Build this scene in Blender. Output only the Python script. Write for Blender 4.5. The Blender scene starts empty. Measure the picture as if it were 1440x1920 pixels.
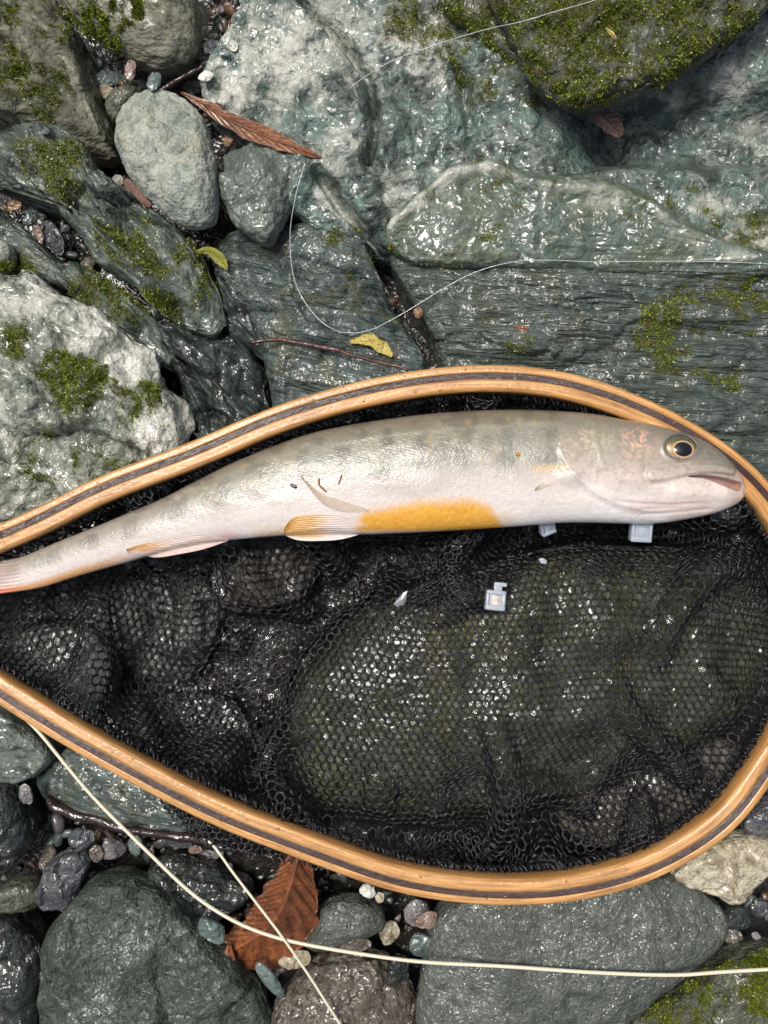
import bpy, bmesh, math
import numpy as np
from mathutils import Vector, Matrix

# ------------------------------------------------------------------ units
# all layout below is written in "u" (0.2 mm).  z = 0 is the top of the hoop
S = 0.0002
D = 1544.0                       # camera height over the hoop, in u
sc = bpy.context.scene
COL = sc.collection

# ------------------------------------------------------------------ camera
cam = bpy.data.cameras.new('camera')
cam.sensor_fit = 'HORIZONTAL'
cam.angle = 2 * math.atan(720 / D)
cam.clip_start = 0.005
cam.clip_end = 50
cam_o = bpy.data.objects.new('camera', cam)
COL.objects.link(cam_o)
cam_o.location = (0, 0, D * S)
cam_o.rotation_euler = (0, 0, 0)
sc.camera = cam_o
sc.render.resolution_x, sc.render.resolution_y = 768, 1024

# ------------------------------------------------------------------ light
SUN_AZ = math.atan2(-0.72, 0.62)      # towards the sun, clockwise from +Y
SUN_EL = math.radians(69)
w = bpy.data.worlds.new('World')
sc.world = w
w.use_nodes = True
wn = w.node_tree
sky = wn.nodes.new('ShaderNodeTexSky')
sky.sky_type = 'NISHITA'
sky.sun_disc = False
sky.sun_elevation = SUN_EL
sky.sun_rotation = SUN_AZ
sky.air_density = 1.0
sky.dust_density = 7.0
sky.ozone_density = 0.6
bgn = wn.nodes['Background']
bgn.inputs['Strength'].default_value = 0.05
wn.links.new(sky.outputs[0], bgn.inputs['Color'])

sun = bpy.data.lights.new('sun', 'SUN')
sun.energy = 1.5
sun.angle = math.radians(20)
sun.color = (1.0, 0.975, 0.94)
sun_o = bpy.data.objects.new('sun', sun)
COL.objects.link(sun_o)
sd = Vector((math.sin(SUN_AZ) * math.cos(SUN_EL), math.cos(SUN_AZ) * math.cos(SUN_EL), math.sin(SUN_EL)))
sun_o.rotation_euler = sd.to_track_quat('Z', 'Y').to_euler()
sun_o.location = sd * 3

sc.view_settings.view_transform = 'Standard'
sc.view_settings.look = 'None'
sc.view_settings.gamma = 1
sc.view_settings.use_curve_mapping = False
sc.view_settings.exposure = 1.0
sc.cycles.use_denoising = True
sc.cycles.max_bounces = 4
sc.cycles.diffuse_bounces = 3
sc.cycles.glossy_bounces = 3
sc.cycles.transparent_max_bounces = 6

# ------------------------------------------------------------------ numeric helpers
RNG = np.random.default_rng(7)
_perm = np.random.default_rng(3).permutation(256)
_perm = np.concatenate([_perm, _perm, _perm])
_val = np.random.default_rng(5).uniform(-1, 1, 256)

def noise3(p):
    p = np.asarray(p, dtype=np.float64)
    i = np.floor(p).astype(np.int64)
    f = p - i
    f = f * f * f * (f * (f * 6 - 15) + 10)
    i &= 255
    x0, y0, z0 = i[..., 0], i[..., 1], i[..., 2]
    x1, y1, z1 = (x0 + 1) & 255, (y0 + 1) & 255, (z0 + 1) & 255
    fx, fy, fz = f[..., 0], f[..., 1], f[..., 2]
    def h(a, b, c):
        return _val[_perm[_perm[_perm[a] + b] + c]]
    c00 = h(x0, y0, z0) * (1 - fx) + h(x1, y0, z0) * fx
    c10 = h(x0, y1, z0) * (1 - fx) + h(x1, y1, z0) * fx
    c01 = h(x0, y0, z1) * (1 - fx) + h(x1, y0, z1) * fx
    c11 = h(x0, y1, z1) * (1 - fx) + h(x1, y1, z1) * fx
    c0 = c00 * (1 - fy) + c10 * fy
    c1 = c01 * (1 - fy) + c11 * fy
    return c0 * (1 - fz) + c1 * fz

def fbm(p, oct=4, gain=0.5, lac=2.03):
    p = np.asarray(p, dtype=np.float64)
    a, s, t = 1.0, 0.0, 0.0
    for k in range(oct):
        s = s + a * noise3(p + 17.3 * k)
        t += a
        a *= gain
        p = p * lac
    return s / t

def ridged(p, oct=4, gain=0.5):
    p = np.asarray(p, dtype=np.float64)
    a, s, t = 1.0, 0.0, 0.0
    for k in range(oct):
        s = s + a * (1 - 2 * np.abs(noise3(p + 9.1 * k)))
        t += a
        a *= gain
        p = p * 2.05
    return s / t

def sstep(a, b, x):
    t = np.clip((np.asarray(x, float) - a) / (b - a), 0, 1)
    return t * t * (3 - 2 * t)

def lin(r, g, b):
    c = np.array([r, g, b], float) / 255.0
    return tuple(np.where(c <= 0.04045, c / 12.92, ((c + 0.055) / 1.055) ** 2.4))

def catmull(pts, n=12, closed=False):
    P = np.asarray(pts, float)
    out = []
    N = len(P)
    rng = range(N) if closed else range(N - 1)
    for i in rng:
        if closed:
            a, b, c, d = P[(i - 1) % N], P[i], P[(i + 1) % N], P[(i + 2) % N]
        else:
            a, b, c, d = P[max(i - 1, 0)], P[i], P[i + 1], P[min(i + 2, N - 1)]
        for k in range(n):
            t = k / n
            out.append(0.5 * ((2 * b) + (c - a) * t + (2 * a - 5 * b + 4 * c - d) * t * t + (3 * b - a - 3 * c + d) * t ** 3))
    if not closed:
        out.append(P[-1])
    return np.array(out)

def pip(x, y, poly):
    x = np.asarray(x); y = np.asarray(y)
    ins = np.zeros(x.shape, bool)
    n = len(poly)
    for i in range(n):
        x0, y0 = poly[i]; x1, y1 = poly[(i + 1) % n]
        if y0 == y1:
            continue
        c = ((y0 > y) != (y1 > y)) & (x < (x1 - x0) * (y - y0) / (y1 - y0) + x0)
        ins ^= c
    return ins

def dpoly(x, y, poly):
    """distance to an open polyline, signed side (+ = to the left walking along it), arc parameter 0..1"""
    P = np.asarray(poly, float)
    best = np.full(x.shape, 1e9); side = np.zeros(x.shape); tt = np.zeros(x.shape)
    L = np.r_[0, np.cumsum(np.linalg.norm(np.diff(P, axis=0), axis=1))]
    for i in range(len(P) - 1):
        d = P[i + 1] - P[i]
        l2 = d @ d
        t = np.clip(((x - P[i, 0]) * d[0] + (y - P[i, 1]) * d[1]) / l2, 0, 1)
        ex = x - (P[i, 0] + t * d[0]); ey = y - (P[i, 1] + t * d[1])
        r = np.hypot(ex, ey)
        m = r < best
        best = np.where(m, r, best)
        side = np.where(m, np.sign(d[0] * ey - d[1] * ex), side)
        tt = np.where(m, (L[i] + t * math.sqrt(l2)) / L[-1], tt)
    return best, side, tt

def W(px, py, z):
    """a point seen at (px,py) that lies at height z"""
    k = (D - z) / D
    return np.stack([(np.asarray(px, float) - 720) * k, (960 - np.asarray(py, float)) * k, np.asarray(z, float) + 0 * np.asarray(px, float)], -1)

def scr(v):
    k = D / (D - v[..., 2])
    return 720 + v[..., 0] * k, 960 - v[..., 1] * k

# ------------------------------------------------------------------ height raster (what things rest on)
RC = 7.0
RX0, RY0, RNX, RNY = -1500.0, -1500.0, 430, 430
HR = np.full((RNY, RNX), -235.0)

def splat(v):
    ix = np.clip(((v[:, 0] - RX0) / RC).astype(int), 0, RNX - 1)
    iy = np.clip(((v[:, 1] - RY0) / RC).astype(int), 0, RNY - 1)
    np.maximum.at(HR, (iy, ix), v[:, 2])

def hz(x, y):
    fx = np.clip((np.asarray(x, float) - RX0) / RC - 0.5, 0, RNX - 1.001)
    fy = np.clip((np.asarray(y, float) - RY0) / RC - 0.5, 0, RNY - 1.001)
    ix = fx.astype(int); iy = fy.astype(int)
    ax = fx - ix; ay = fy - iy
    return (HR[iy, ix] * (1 - ax) + HR[iy, ix + 1] * ax) * (1 - ay) + (HR[iy + 1, ix] * (1 - ax) + HR[iy + 1, ix + 1] * ax) * ay

def rest_z(px, py):
    z = -120.0
    for _ in range(6):
        p = W(px, py, z)
        z = float(hz(p[0], p[1]))
    return z

# ------------------------------------------------------------------ mesh helpers
def mesh_obj(name, v, f, mat, parent=None, origin=None, smooth=True, attrs=None, colors=None, porigin=None, mats=None, fmat=None):
    v = np.asarray(v, float)
    f = np.asarray(f)
    if origin is None:
        origin = porigin if porigin is not None else np.array([(v[:, 0].min() + v[:, 0].max()) / 2, (v[:, 1].min() + v[:, 1].max()) / 2, v[:, 2].min()])
    origin = np.asarray(origin, float)
    me = bpy.data.meshes.new(name)
    me.vertices.add(len(v))
    me.vertices.foreach_set('co', ((v - origin) * S).astype(np.float32).ravel())
    nf, k = f.shape
    me.loops.add(nf * k)
    me.loops.foreach_set('vertex_index', f.astype(np.int32).ravel())
    me.polygons.add(nf)
    me.polygons.foreach_set('loop_start', np.arange(0, nf * k, k, dtype=np.int32))
    me.polygons.foreach_set('loop_total', np.full(nf, k, dtype=np.int32))
    me.polygons.foreach_set('use_smooth', np.full(nf, smooth, dtype=bool))
    for m in (mats or [mat]):
        me.materials.append(m)
    if fmat is not None:
        me.polygons.foreach_set('material_index', np.asarray(fmat, np.int32))
    me.update(calc_edges=True)
    me.validate()
    for an, av in (attrs or {}).items():
        a = me.attributes.new(an, 'FLOAT', 'POINT')
        a.data.foreach_set('value', np.asarray(av, np.float32))
    for an, av in (colors or {}).items():
        a = me.attributes.new(an, 'FLOAT_COLOR', 'POINT')
        c = np.ones((len(v), 4), np.float32); c[:, :3] = av
        a.data.foreach_set('color', c.ravel())
    o = bpy.data.objects.new(name, me)
    COL.objects.link(o)
    if parent is not None:
        po = porigin if porigin is not None else np.array(parent['_o'])
        o.parent = parent
        o.location = (origin - po) * S
    else:
        o.location = origin * S
    return o

def tag(o, label, cat, group=None, kind=None):
    if label: o['label'] = label
    if cat: o['category'] = cat
    if group: o['group'] = group
    if kind: o['kind'] = kind
    return o

def thing(name, label, cat, origin, group=None):
    o = bpy.data.objects.new(name, None)
    o.empty_display_size = 0.01
    COL.objects.link(o)
    o.location = np.asarray(origin, float) * S
    return tag(o, label, cat, group)

_ico = {}
def ico(level):
    if level not in _ico:
        bm = bmesh.new()
        bmesh.ops.create_icosphere(bm, subdivisions=level, radius=1)
        bm.verts.ensure_lookup_table()
        v = np.array([q.co[:] for q in bm.verts])
        f = np.array([[q.index for q in t.verts] for t in bm.faces])
        bm.free()
        _ico[level] = (v / np.linalg.norm(v, axis=1, keepdims=True), f)
    return _ico[level]

def grid_faces(n, m, closed_m=False):
    i = np.arange(n - 1)[:, None]; j = np.arange(m if closed_m else m - 1)[None, :]
    j2 = (j + 1) % m
    a = i * m + j; b = i * m + j2; c = (i + 1) * m + j2; d = (i + 1) * m + j
    return np.stack([a, b, c, d], -1).reshape(-1, 4)

def tube(P, r, sides=8, closed=False, cap=True):
    P = np.asarray(P, float); n = len(P)
    r = np.broadcast_to(np.asarray(r, float), (n,))
    T = np.roll(P, -1, 0) - np.roll(P, 1, 0) if closed else np.gradient(P, axis=0)
    T /= np.linalg.norm(T, axis=1, keepdims=True) + 1e-9
    up = np.array([0, 0, 1.0])
    A = np.cross(T, up); l = np.linalg.norm(A, axis=1, keepdims=True)
    A = np.where(l > 1e-4, A / (l + 1e-9), np.array([1.0, 0, 0]))
    B = np.cross(A, T)
    th = np.linspace(0, 2 * math.pi, sides, endpoint=False)
    v = P[:, None, :] + r[:, None, None] * (np.cos(th)[None, :, None] * A[:, None, :] + np.sin(th)[None, :, None] * B[:, None, :])
    f = grid_faces(n + (1 if closed else 0), sides, True)
    if closed:
        f = f % (n * sides)
    v = v.reshape(-1, 3)
    if cap and not closed:
        v = np.vstack([v, P[:1], P[-1:]])
        k = np.arange(sides)
        c0 = np.stack([np.full(sides, n * sides), (k + 1) % sides, k, k], -1)
        c1 = np.stack([np.full(sides, n * sides + 1), (n - 1) * sides + k, (n - 1) * sides + (k + 1) % sides, (n - 1) * sides + (k + 1) % sides], -1)
        ft = np.vstack([f[:, [0, 1, 2]], f[:, [0, 2, 3]], c0[:, :3], c1[:, :3]])
        return v, ft
    return v, np.vstack([f[:, [0, 1, 2]], f[:, [0, 2, 3]]])

class Join:
    def __init__(self): self.v = []; self.f = []; self.c = []; self.n = 0
    def add(self, v, f, c=None):
        self.v.append(v); self.f.append(np.asarray(f) + self.n); self.n += len(v)
        if c is not None: self.c.append(np.broadcast_to(np.asarray(c, float), (len(v), 3)))
    def out(self):
        return np.vstack(self.v), np.vstack(self.f), (np.vstack(self.c) if self.c else None)

# ------------------------------------------------------------------ materials
class N:
    def __init__(self, name):
        self.m = bpy.data.materials.new(name); self.m.use_nodes = True
        self.t = self.m.node_tree
        self.b = self.t.nodes['Principled BSDF']
    def n(self, kind, **kw):
        q = self.t.nodes.new('ShaderNode' + kind)
        for k, v in kw.items(): setattr(q, k, v)
        return q
    def l(self, a, b): self.t.links.new(a, b)
    def noise(self, vec, scale, detail=4, rough=0.55, dist=0.0):
        q = self.n('TexNoise'); self.l(vec, q.inputs['Vector'])
        q.inputs['Scale'].default_value = scale; q.inputs['Detail'].default_value = detail
        q.inputs['Roughness'].default_value = rough; q.inputs['Distortion'].default_value = dist
        return q.outputs['Fac']
    def ramp(self, fac, stops):
        q = self.n('ValToRGB'); self.l(fac, q.inputs[0])
        e = q.color_ramp.elements
        while len(e) < len(stops): e.new(0.5)
        for el, (p, c) in zip(e, stops):
            el.position = p
            el.color = (c, c, c, 1) if not isinstance(c, (tuple, list)) else (*c[:3], 1)
        return q.outputs[0]
    def mix(self, fac, a, b, mode='MIX'):
        q = self.n('Mix', data_type='RGBA', blend_type=mode)
        for i, x in ((0, fac), (6, a), (7, b)):
            s = q.inputs[i]
            if isinstance(x, (int, float)): s.default_value = x if i == 0 else (x, x, x, 1)
            elif isinstance(x, (tuple, list)): s.default_value = (*x[:3], 1)
            else: self.l(x, s)
        return q.outputs[2]
    def math(self, op, a, b=0.0):
        q = self.n('Math', operation=op)
        for s, x in ((q.inputs[0], a), (q.inputs[1], b)):
            if isinstance(x, (int, float)): s.default_value = x
            else: self.l(x, s)
        return q.outputs[0]
    def bump(self, h, dist_u, prev=None, strength=1.0):
        q = self.n('Bump'); q.inputs['Strength'].default_value = strength
        q.inputs['Distance'].default_value = dist_u * S
        self.l(h, q.inputs['Height'])
        if prev is not None: self.l(prev, q.inputs['Normal'])
        return q.outputs[0]
    def coords(self, rot=0.0, stretch=(1, 1, 1), rnd=True):
        tc = self.n('TexCoord'); mp = self.n('Mapping', vector_type='POINT')
        k = 1 / (100 * S)
        vec = tc.outputs['Object']
        rt = self.n('VectorRotate', rotation_type='Z_AXIS'); self.l(vec, rt.inputs['Vector']); rt.inputs['Angle'].default_value = rot
        self.l(rt.outputs[0], mp.inputs['Vector'])
        mp.inputs['Scale'].default_value = (k * stretch[0], k * stretch[1], k * stretch[2])
        if rnd:
            oi = self.n('ObjectInfo')
            r = self.math('MULTIPLY', oi.outputs['Random'], 37.0)
            cb = self.n('CombineXYZ'); self.l(r, cb.inputs[0]); self.l(r, cb.inputs[1])
            self.l(cb.outputs[0], mp.inputs['Location'])
        return mp.outputs[0]
    def set(self, **kw):
        for k, v in kw.items():
            s = self.b.inputs[k.replace('_', ' ')]
            if isinstance(v, (int, float)): s.default_value = v
            elif isinstance(v, (tuple, list)): s.default_value = (*v[:3], 1) if s.type == 'RGBA' else v
            else: self.l(v, s)

MOSS_D = lin(58, 62, 26)
MOSS_L = lin(120, 132, 40)

def rock_mat(name, a, b, c, vein=None, vein_w=0.03, vein_amt=0.0, vein_scale=1.0, stretch=(1, 1, 1), rot=0.0,
             rough=(0.35, 0.65), coat=0.8, coat_r=0.12, bump=3.0, fine=1.2, wetb=2.5, wets=6.0, speck=0.45, patch=None, patch_amt=0.0, wet=0.62):
    m = N(name)
    def wt(c_):
        if c_ is None: return None
        c_ = np.array(c_); g_ = c_ @ np.array([0.3, 0.59, 0.11])
        c_ = (c_ * 0.76 + 0.24 * g_) * np.array([0.97, 1.0, 0.95])
        return tuple(c_ * wet)
    a, b, c, patch, vein = wt(a), wt(b), wt(c), wt(patch), wt(vein)
    V = m.coords(rot, stretch); V1 = m.coords(rot)
    n1 = m.noise(V, 0.9, 6, 0.6, 0.3)
    n2 = m.noise(V, 4.5, 8, 0.65, 0.2)
    n3 = m.noise(V, 18, 5, 0.6)
    col = m.ramp(n1, [(0.36, a), (0.62, b)])
    col = m.mix(m.ramp(n2, [(0.48, 0.0), (0.64, 0.85)]), col, c)
    if patch is not None:
        n5 = m.noise(V1, 1.3, 5, 0.6, 0.5)
        col = m.mix(m.math('MULTIPLY', m.ramp(n5, [(0.5, 0.0), (0.62, 1.0)]), patch_amt), col, patch)
    if vein is not None:
        n4 = m.noise(V, vein_scale, 5, 0.5, 0.8)
        d = m.math('ABSOLUTE', m.math('SUBTRACT', n4, 0.5))
        vf = m.ramp(d, [(0.0, 1.0), (vein_w, 0.0)])
        vf = m.math('MULTIPLY', vf, m.ramp(n2, [(0.3, 0.2), (0.55, 1.0)]))
        col = m.mix(m.math('MULTIPLY', vf, vein_amt), col, vein)
    col = m.mix(speck, col, m.ramp(n3, [(0.34, 0.42), (0.5, 1.0), (0.68, 1.45)]), 'MULTIPLY')
    ap = m.n('Attribute'); ap.attribute_name = 'pale'
    col = m.mix(m.math('MULTIPLY', ap.outputs['Fac'], m.ramp(n2, [(0.3, 0.35), (0.5, 1.0)])), col, m.mix(n3, lin(160, 164, 154), lin(222, 220, 208)))
    at = m.n('Attribute'); at.attribute_name = 'moss'
    ms = m.math('MULTIPLY', at.outputs['Fac'], 1.0)
    mc = m.mix(n2, MOSS_D, lin(86, 82, 44))
    col = m.mix(ms, col, mc)
    m.set(Base_Color=col)
    m.set(Roughness=m.ramp(n2, [(0.35, rough[0]), (0.65, rough[1])]), Coat_Roughness=m.ramp(n1, [(0.35, coat_r * 1.6), (0.6, coat_r)]))
    nw = m.noise(V1, wets * 1.05, 0.7, 0.45, 1.2)
    nw2 = m.noise(V1, wets * 0.35, 1, 0.5, 0.4)
    m.set(Coat_Weight=m.math('MULTIPLY', m.ramp(n1, [(0.40, coat * 0.25), (0.56, coat)]), m.math('SUBTRACT', 1.0, m.math('MULTIPLY', ms, 0.8))), Coat_IOR=1.66)
    hb = m.noise(V, 4.5, 3.5, 0.5, 0.2)
    hf = m.noise(V, 16, 2.5, 0.5)
    b1 = m.bump(hb, bump * 3.2)
    m.set(Normal=m.bump(hf, fine * 2.4, b1))
    c1 = m.bump(m.noise(V, 4.5, 1.5, 0.45, 0.2), bump * 0.4)
    m.set(Coat_Normal=m.bump(nw2, wetb * 3.2, m.bump(nw, wetb * 1.15, c1)))
    m.set(Specular_IOR_Level=0.2)
    return m.m

def G(*a): return lin(*a)
M = {}
M['bedrock'] = rock_mat('bedrock_wet', G(74, 88, 82), G(112, 134, 124), G(56, 64, 58), vein=G(205, 208, 202), vein_amt=0.35, vein_w=0.03, vein_scale=0.8,
                        rough=(0.3, 0.6), coat=1.0, coat_r=0.19, bump=6, wetb=9, wets=4.2, patch=G(116, 148, 138), patch_amt=0.7, wet=0.76)
M['slab'] = rock_mat('smooth_green_slab', G(88, 108, 98), G(112, 130, 118), G(78, 92, 74), vein=G(160, 165, 140), vein_amt=0.4,
                     rough=(0.3, 0.55), coat=1.0, coat_r=0.17, bump=3, wetb=8, wets=4.0, patch=G(96, 104, 70), patch_amt=0.7, wet=0.74)
M['schist'] = rock_mat('foliated_schist', G(72, 88, 84), G(104, 118, 112), G(58, 66, 60), vein=G(120, 135, 130), vein_amt=0.5, vein_w=0.02, vein_scale=2.2,
                       stretch=(0.16, 1.6, 1.2), rot=math.radians(3), rough=(0.35, 0.6), coat=0.6, coat_r=0.16, bump=7, fine=2.5, wetb=3, wets=8.0, patch=G(92, 94, 62), patch_amt=0.5, wet=0.7)
M['schist_d'] = rock_mat('foliated_schist_blue', G(66, 84, 84), G(104, 122, 118), G(52, 62, 60), vein=G(130, 145, 140), vein_amt=0.5, vein_w=0.02, vein_scale=2.0,
                         stretch=(0.2, 1.5, 1.2), rot=math.radians(12), rough=(0.3, 0.55), coat=0.7, coat_r=0.14, bump=6, fine=2, wetb=3, wets=8.0, patch=G(98, 98, 62), patch_amt=0.6, wet=0.7)
M['ledge'] = rock_mat('mossy_ledge_stone', G(84, 102, 94), G(122, 136, 126), G(72, 82, 66), vein=G(150, 160, 150), vein_amt=0.4, stretch=(0.5, 1.2, 1),
                      rot=math.radians(48), rough=(0.35, 0.6), coat=0.7, coat_r=0.14, bump=5, fine=2, wetb=3, wets=7, wet=0.7)
M['ledge_d'] = rock_mat('dark_ledge_stone', G(46, 56, 54), G(76, 90, 86), G(36, 42, 40), stretch=(0.35, 1.3, 1), rot=math.radians(50), rough=(0.3, 0.6), coat=0.7, bump=6, fine=2, wetb=3, wets=7)
M['quartz'] = rock_mat('white_quartz_schist', G(140, 146, 134), G(192, 192, 180), G(118, 126, 114), vein=G(86, 96, 80), vein_amt=0.85, vein_w=0.09, vein_scale=1.0,
                       rough=(0.3, 0.5), coat=0.9, coat_r=0.1, bump=5, wetb=4, wets=6, patch=G(96, 108, 92), patch_amt=0.9, wet=0.85)
M['pale'] = rock_mat('pale_dry_cobble', G(132, 142, 134), G(172, 176, 164), G(104, 116, 110), vein=G(190, 186, 170), vein_amt=0.35, rough=(0.5, 0.8), coat=0.12, coat_r=0.3, bump=3.5, fine=1.8, speck=0.55, patch=G(165, 156, 132), patch_amt=0.5, wet=0.95)
M['cobble'] = rock_mat('green_grey_cobble', G(96, 108, 100), G(124, 134, 124), G(80, 90, 82), rough=(0.35, 0.6), coat=0.8, coat_r=0.13, bump=4, fine=2, wetb=3.5, wets=6, speck=0.5, wet=0.85)
M['boulder'] = rock_mat('olive_boulder', G(112, 110, 90), G(140, 138, 116), G(86, 82, 64), vein=G(160, 156, 140), vein_amt=0.3, stretch=(0.5, 1, 1), rough=(0.4, 0.7), coat=0.35, coat_r=0.2, bump=4, fine=2, wet=0.8)
M['mossrock'] = rock_mat('mossy_rock', G(96, 98, 80), G(120, 122, 104), G(70, 70, 50), rough=(0.4, 0.7), coat=0.6, coat_r=0.15, bump=5, fine=2, wetb=3, wets=9)
M['undernet'] = rock_mat('algae_boulder', G(84, 94, 58), G(112, 126, 84), G(60, 66, 40), rough=(0.3, 0.6), coat=0.8, coat_r=0.1, bump=4, fine=2, wetb=4, wets=5, patch=G(120, 128, 110), patch_amt=0.6, wet=0.34)
M['greenrock'] = rock_mat('dark_green_boulder', G(64, 78, 68), G(84, 98, 86), G(50, 60, 52), vein=G(120, 134, 122), vein_amt=0.3, rough=(0.4, 0.7), coat=0.4, coat_r=0.2, bump=3.5, fine=3, wetb=3, wets=9, speck=0.8, wet=0.75)
M['greycob'] = rock_mat('wet_grey_cobble', G(88, 94, 88), G(110, 116, 108), G(72, 78, 72), rough=(0.32, 0.55), coat=1.0, coat_r=0.12, bump=3, fine=2.6, wetb=4.5, wets=11, speck=0.55, wet=0.75)
M['dark'] = rock_mat('dark_wet_stone', G(44, 50, 48), G(66, 74, 70), G(34, 38, 38), rough=(0.3, 0.55), coat=0.9, coat_r=0.12, bump=4, fine=2, wetb=4, wets=6)
M['brown'] = rock_mat('brown_wet_stone', G(104, 92, 80), G(136, 124, 112), G(84, 72, 62), vein=G(180, 172, 160), vein_amt=0.4, rough=(0.3, 0.55), coat=1.0, coat_r=0.1, bump=5, fine=2, wetb=5, wets=7)
M['beige'] = rock_mat('beige_quartz_stone', G(186, 168, 138), G(206, 194, 168), G(150, 126, 92), vein=G(120, 92, 60), vein_amt=0.5, rough=(0.35, 0.6), coat=0.6, coat_r=0.15, bump=4, fine=2, wet=0.85)
M['lilac'] = rock_mat('lilac_grey_stone', G(128, 122, 128), G(158, 150, 154), G(100, 96, 104), vein=G(190, 184, 186), vein_amt=0.4, rough=(0.3, 0.55), coat=0.8, bump=4, fine=2, wetb=4, wet=0.7)
M['teal'] = rock_mat('teal_pebble_stone', G(96, 118, 118), G(126, 146, 142), G(80, 100, 100), rough=(0.3, 0.5), coat=0.7, bump=2, fine=1)
M['white'] = rock_mat('white_pebble_stone', G(206, 204, 194), G(222, 220, 212), G(180, 178, 168), rough=(0.35, 0.55), coat=0.5, bump=2, fine=1, wet=0.95)
M['pink'] = rock_mat('pink_brown_stone', G(160, 126, 112), G(180, 148, 134), G(130, 100, 88), rough=(0.3, 0.5), coat=0.7, bump=2, fine=1, wet=0.6)
M['amber'] = rock_mat('amber_stone', G(150, 108, 66), G(176, 132, 84), G(116, 80, 48), rough=(0.3, 0.5), coat=0.7, bump=2, fine=1)
M['slate'] = rock_mat('blue_slate_stone', G(84, 88, 98), G(112, 114, 122), G(66, 70, 80), vein=G(140, 130, 128), vein_amt=0.3, rough=(0.28, 0.5), coat=0.9, bump=5, fine=2, wetb=4)

def simple(name, col, rough=0.5, **kw):
    m = N(name); m.set(Base_Color=col, Roughness=rough, **kw); return m.m

def vcol_mat(name, rough=0.5, coat=0.0, coat_r=0.1, bump=0.0, bscale=20, noise_amt=0.0, **kw):
    m = N(name)
    at = m.n('Attribute'); at.attribute_name = 'col'
    V = m.coords(rnd=False)
    nz = m.noise(V, bscale, 4, 0.6)
    col = at.outputs['Color']
    if noise_amt: col = m.mix(noise_amt, col, m.ramp(nz, [(0.3, 0.4), (0.5, 1.0), (0.7, 1.5)]), 'MULTIPLY')
    m.set(Base_Color=col, Roughness=rough, Coat_Weight=coat, Coat_Roughness=coat_r, **kw)
    if bump: m.set(Normal=m.bump(nz, bump))
    return m.m

M['gravel'] = vcol_mat('gravel_stone', 0.45, 0.7, 0.12, 2.0, 12, 0.5)
M['moss'] = vcol_mat('moss_leaf', 0.35, 0.3, Specular_IOR_Level=0.5, Subsurface_Weight=0.15, Subsurface_Radius=(0.0005, 0.001, 0.0002))
M['soil'] = rock_mat('stream_soil', G(40, 36, 30), G(58, 52, 44), G(30, 28, 24), coat=0.5, bump=5, fine=3)

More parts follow.
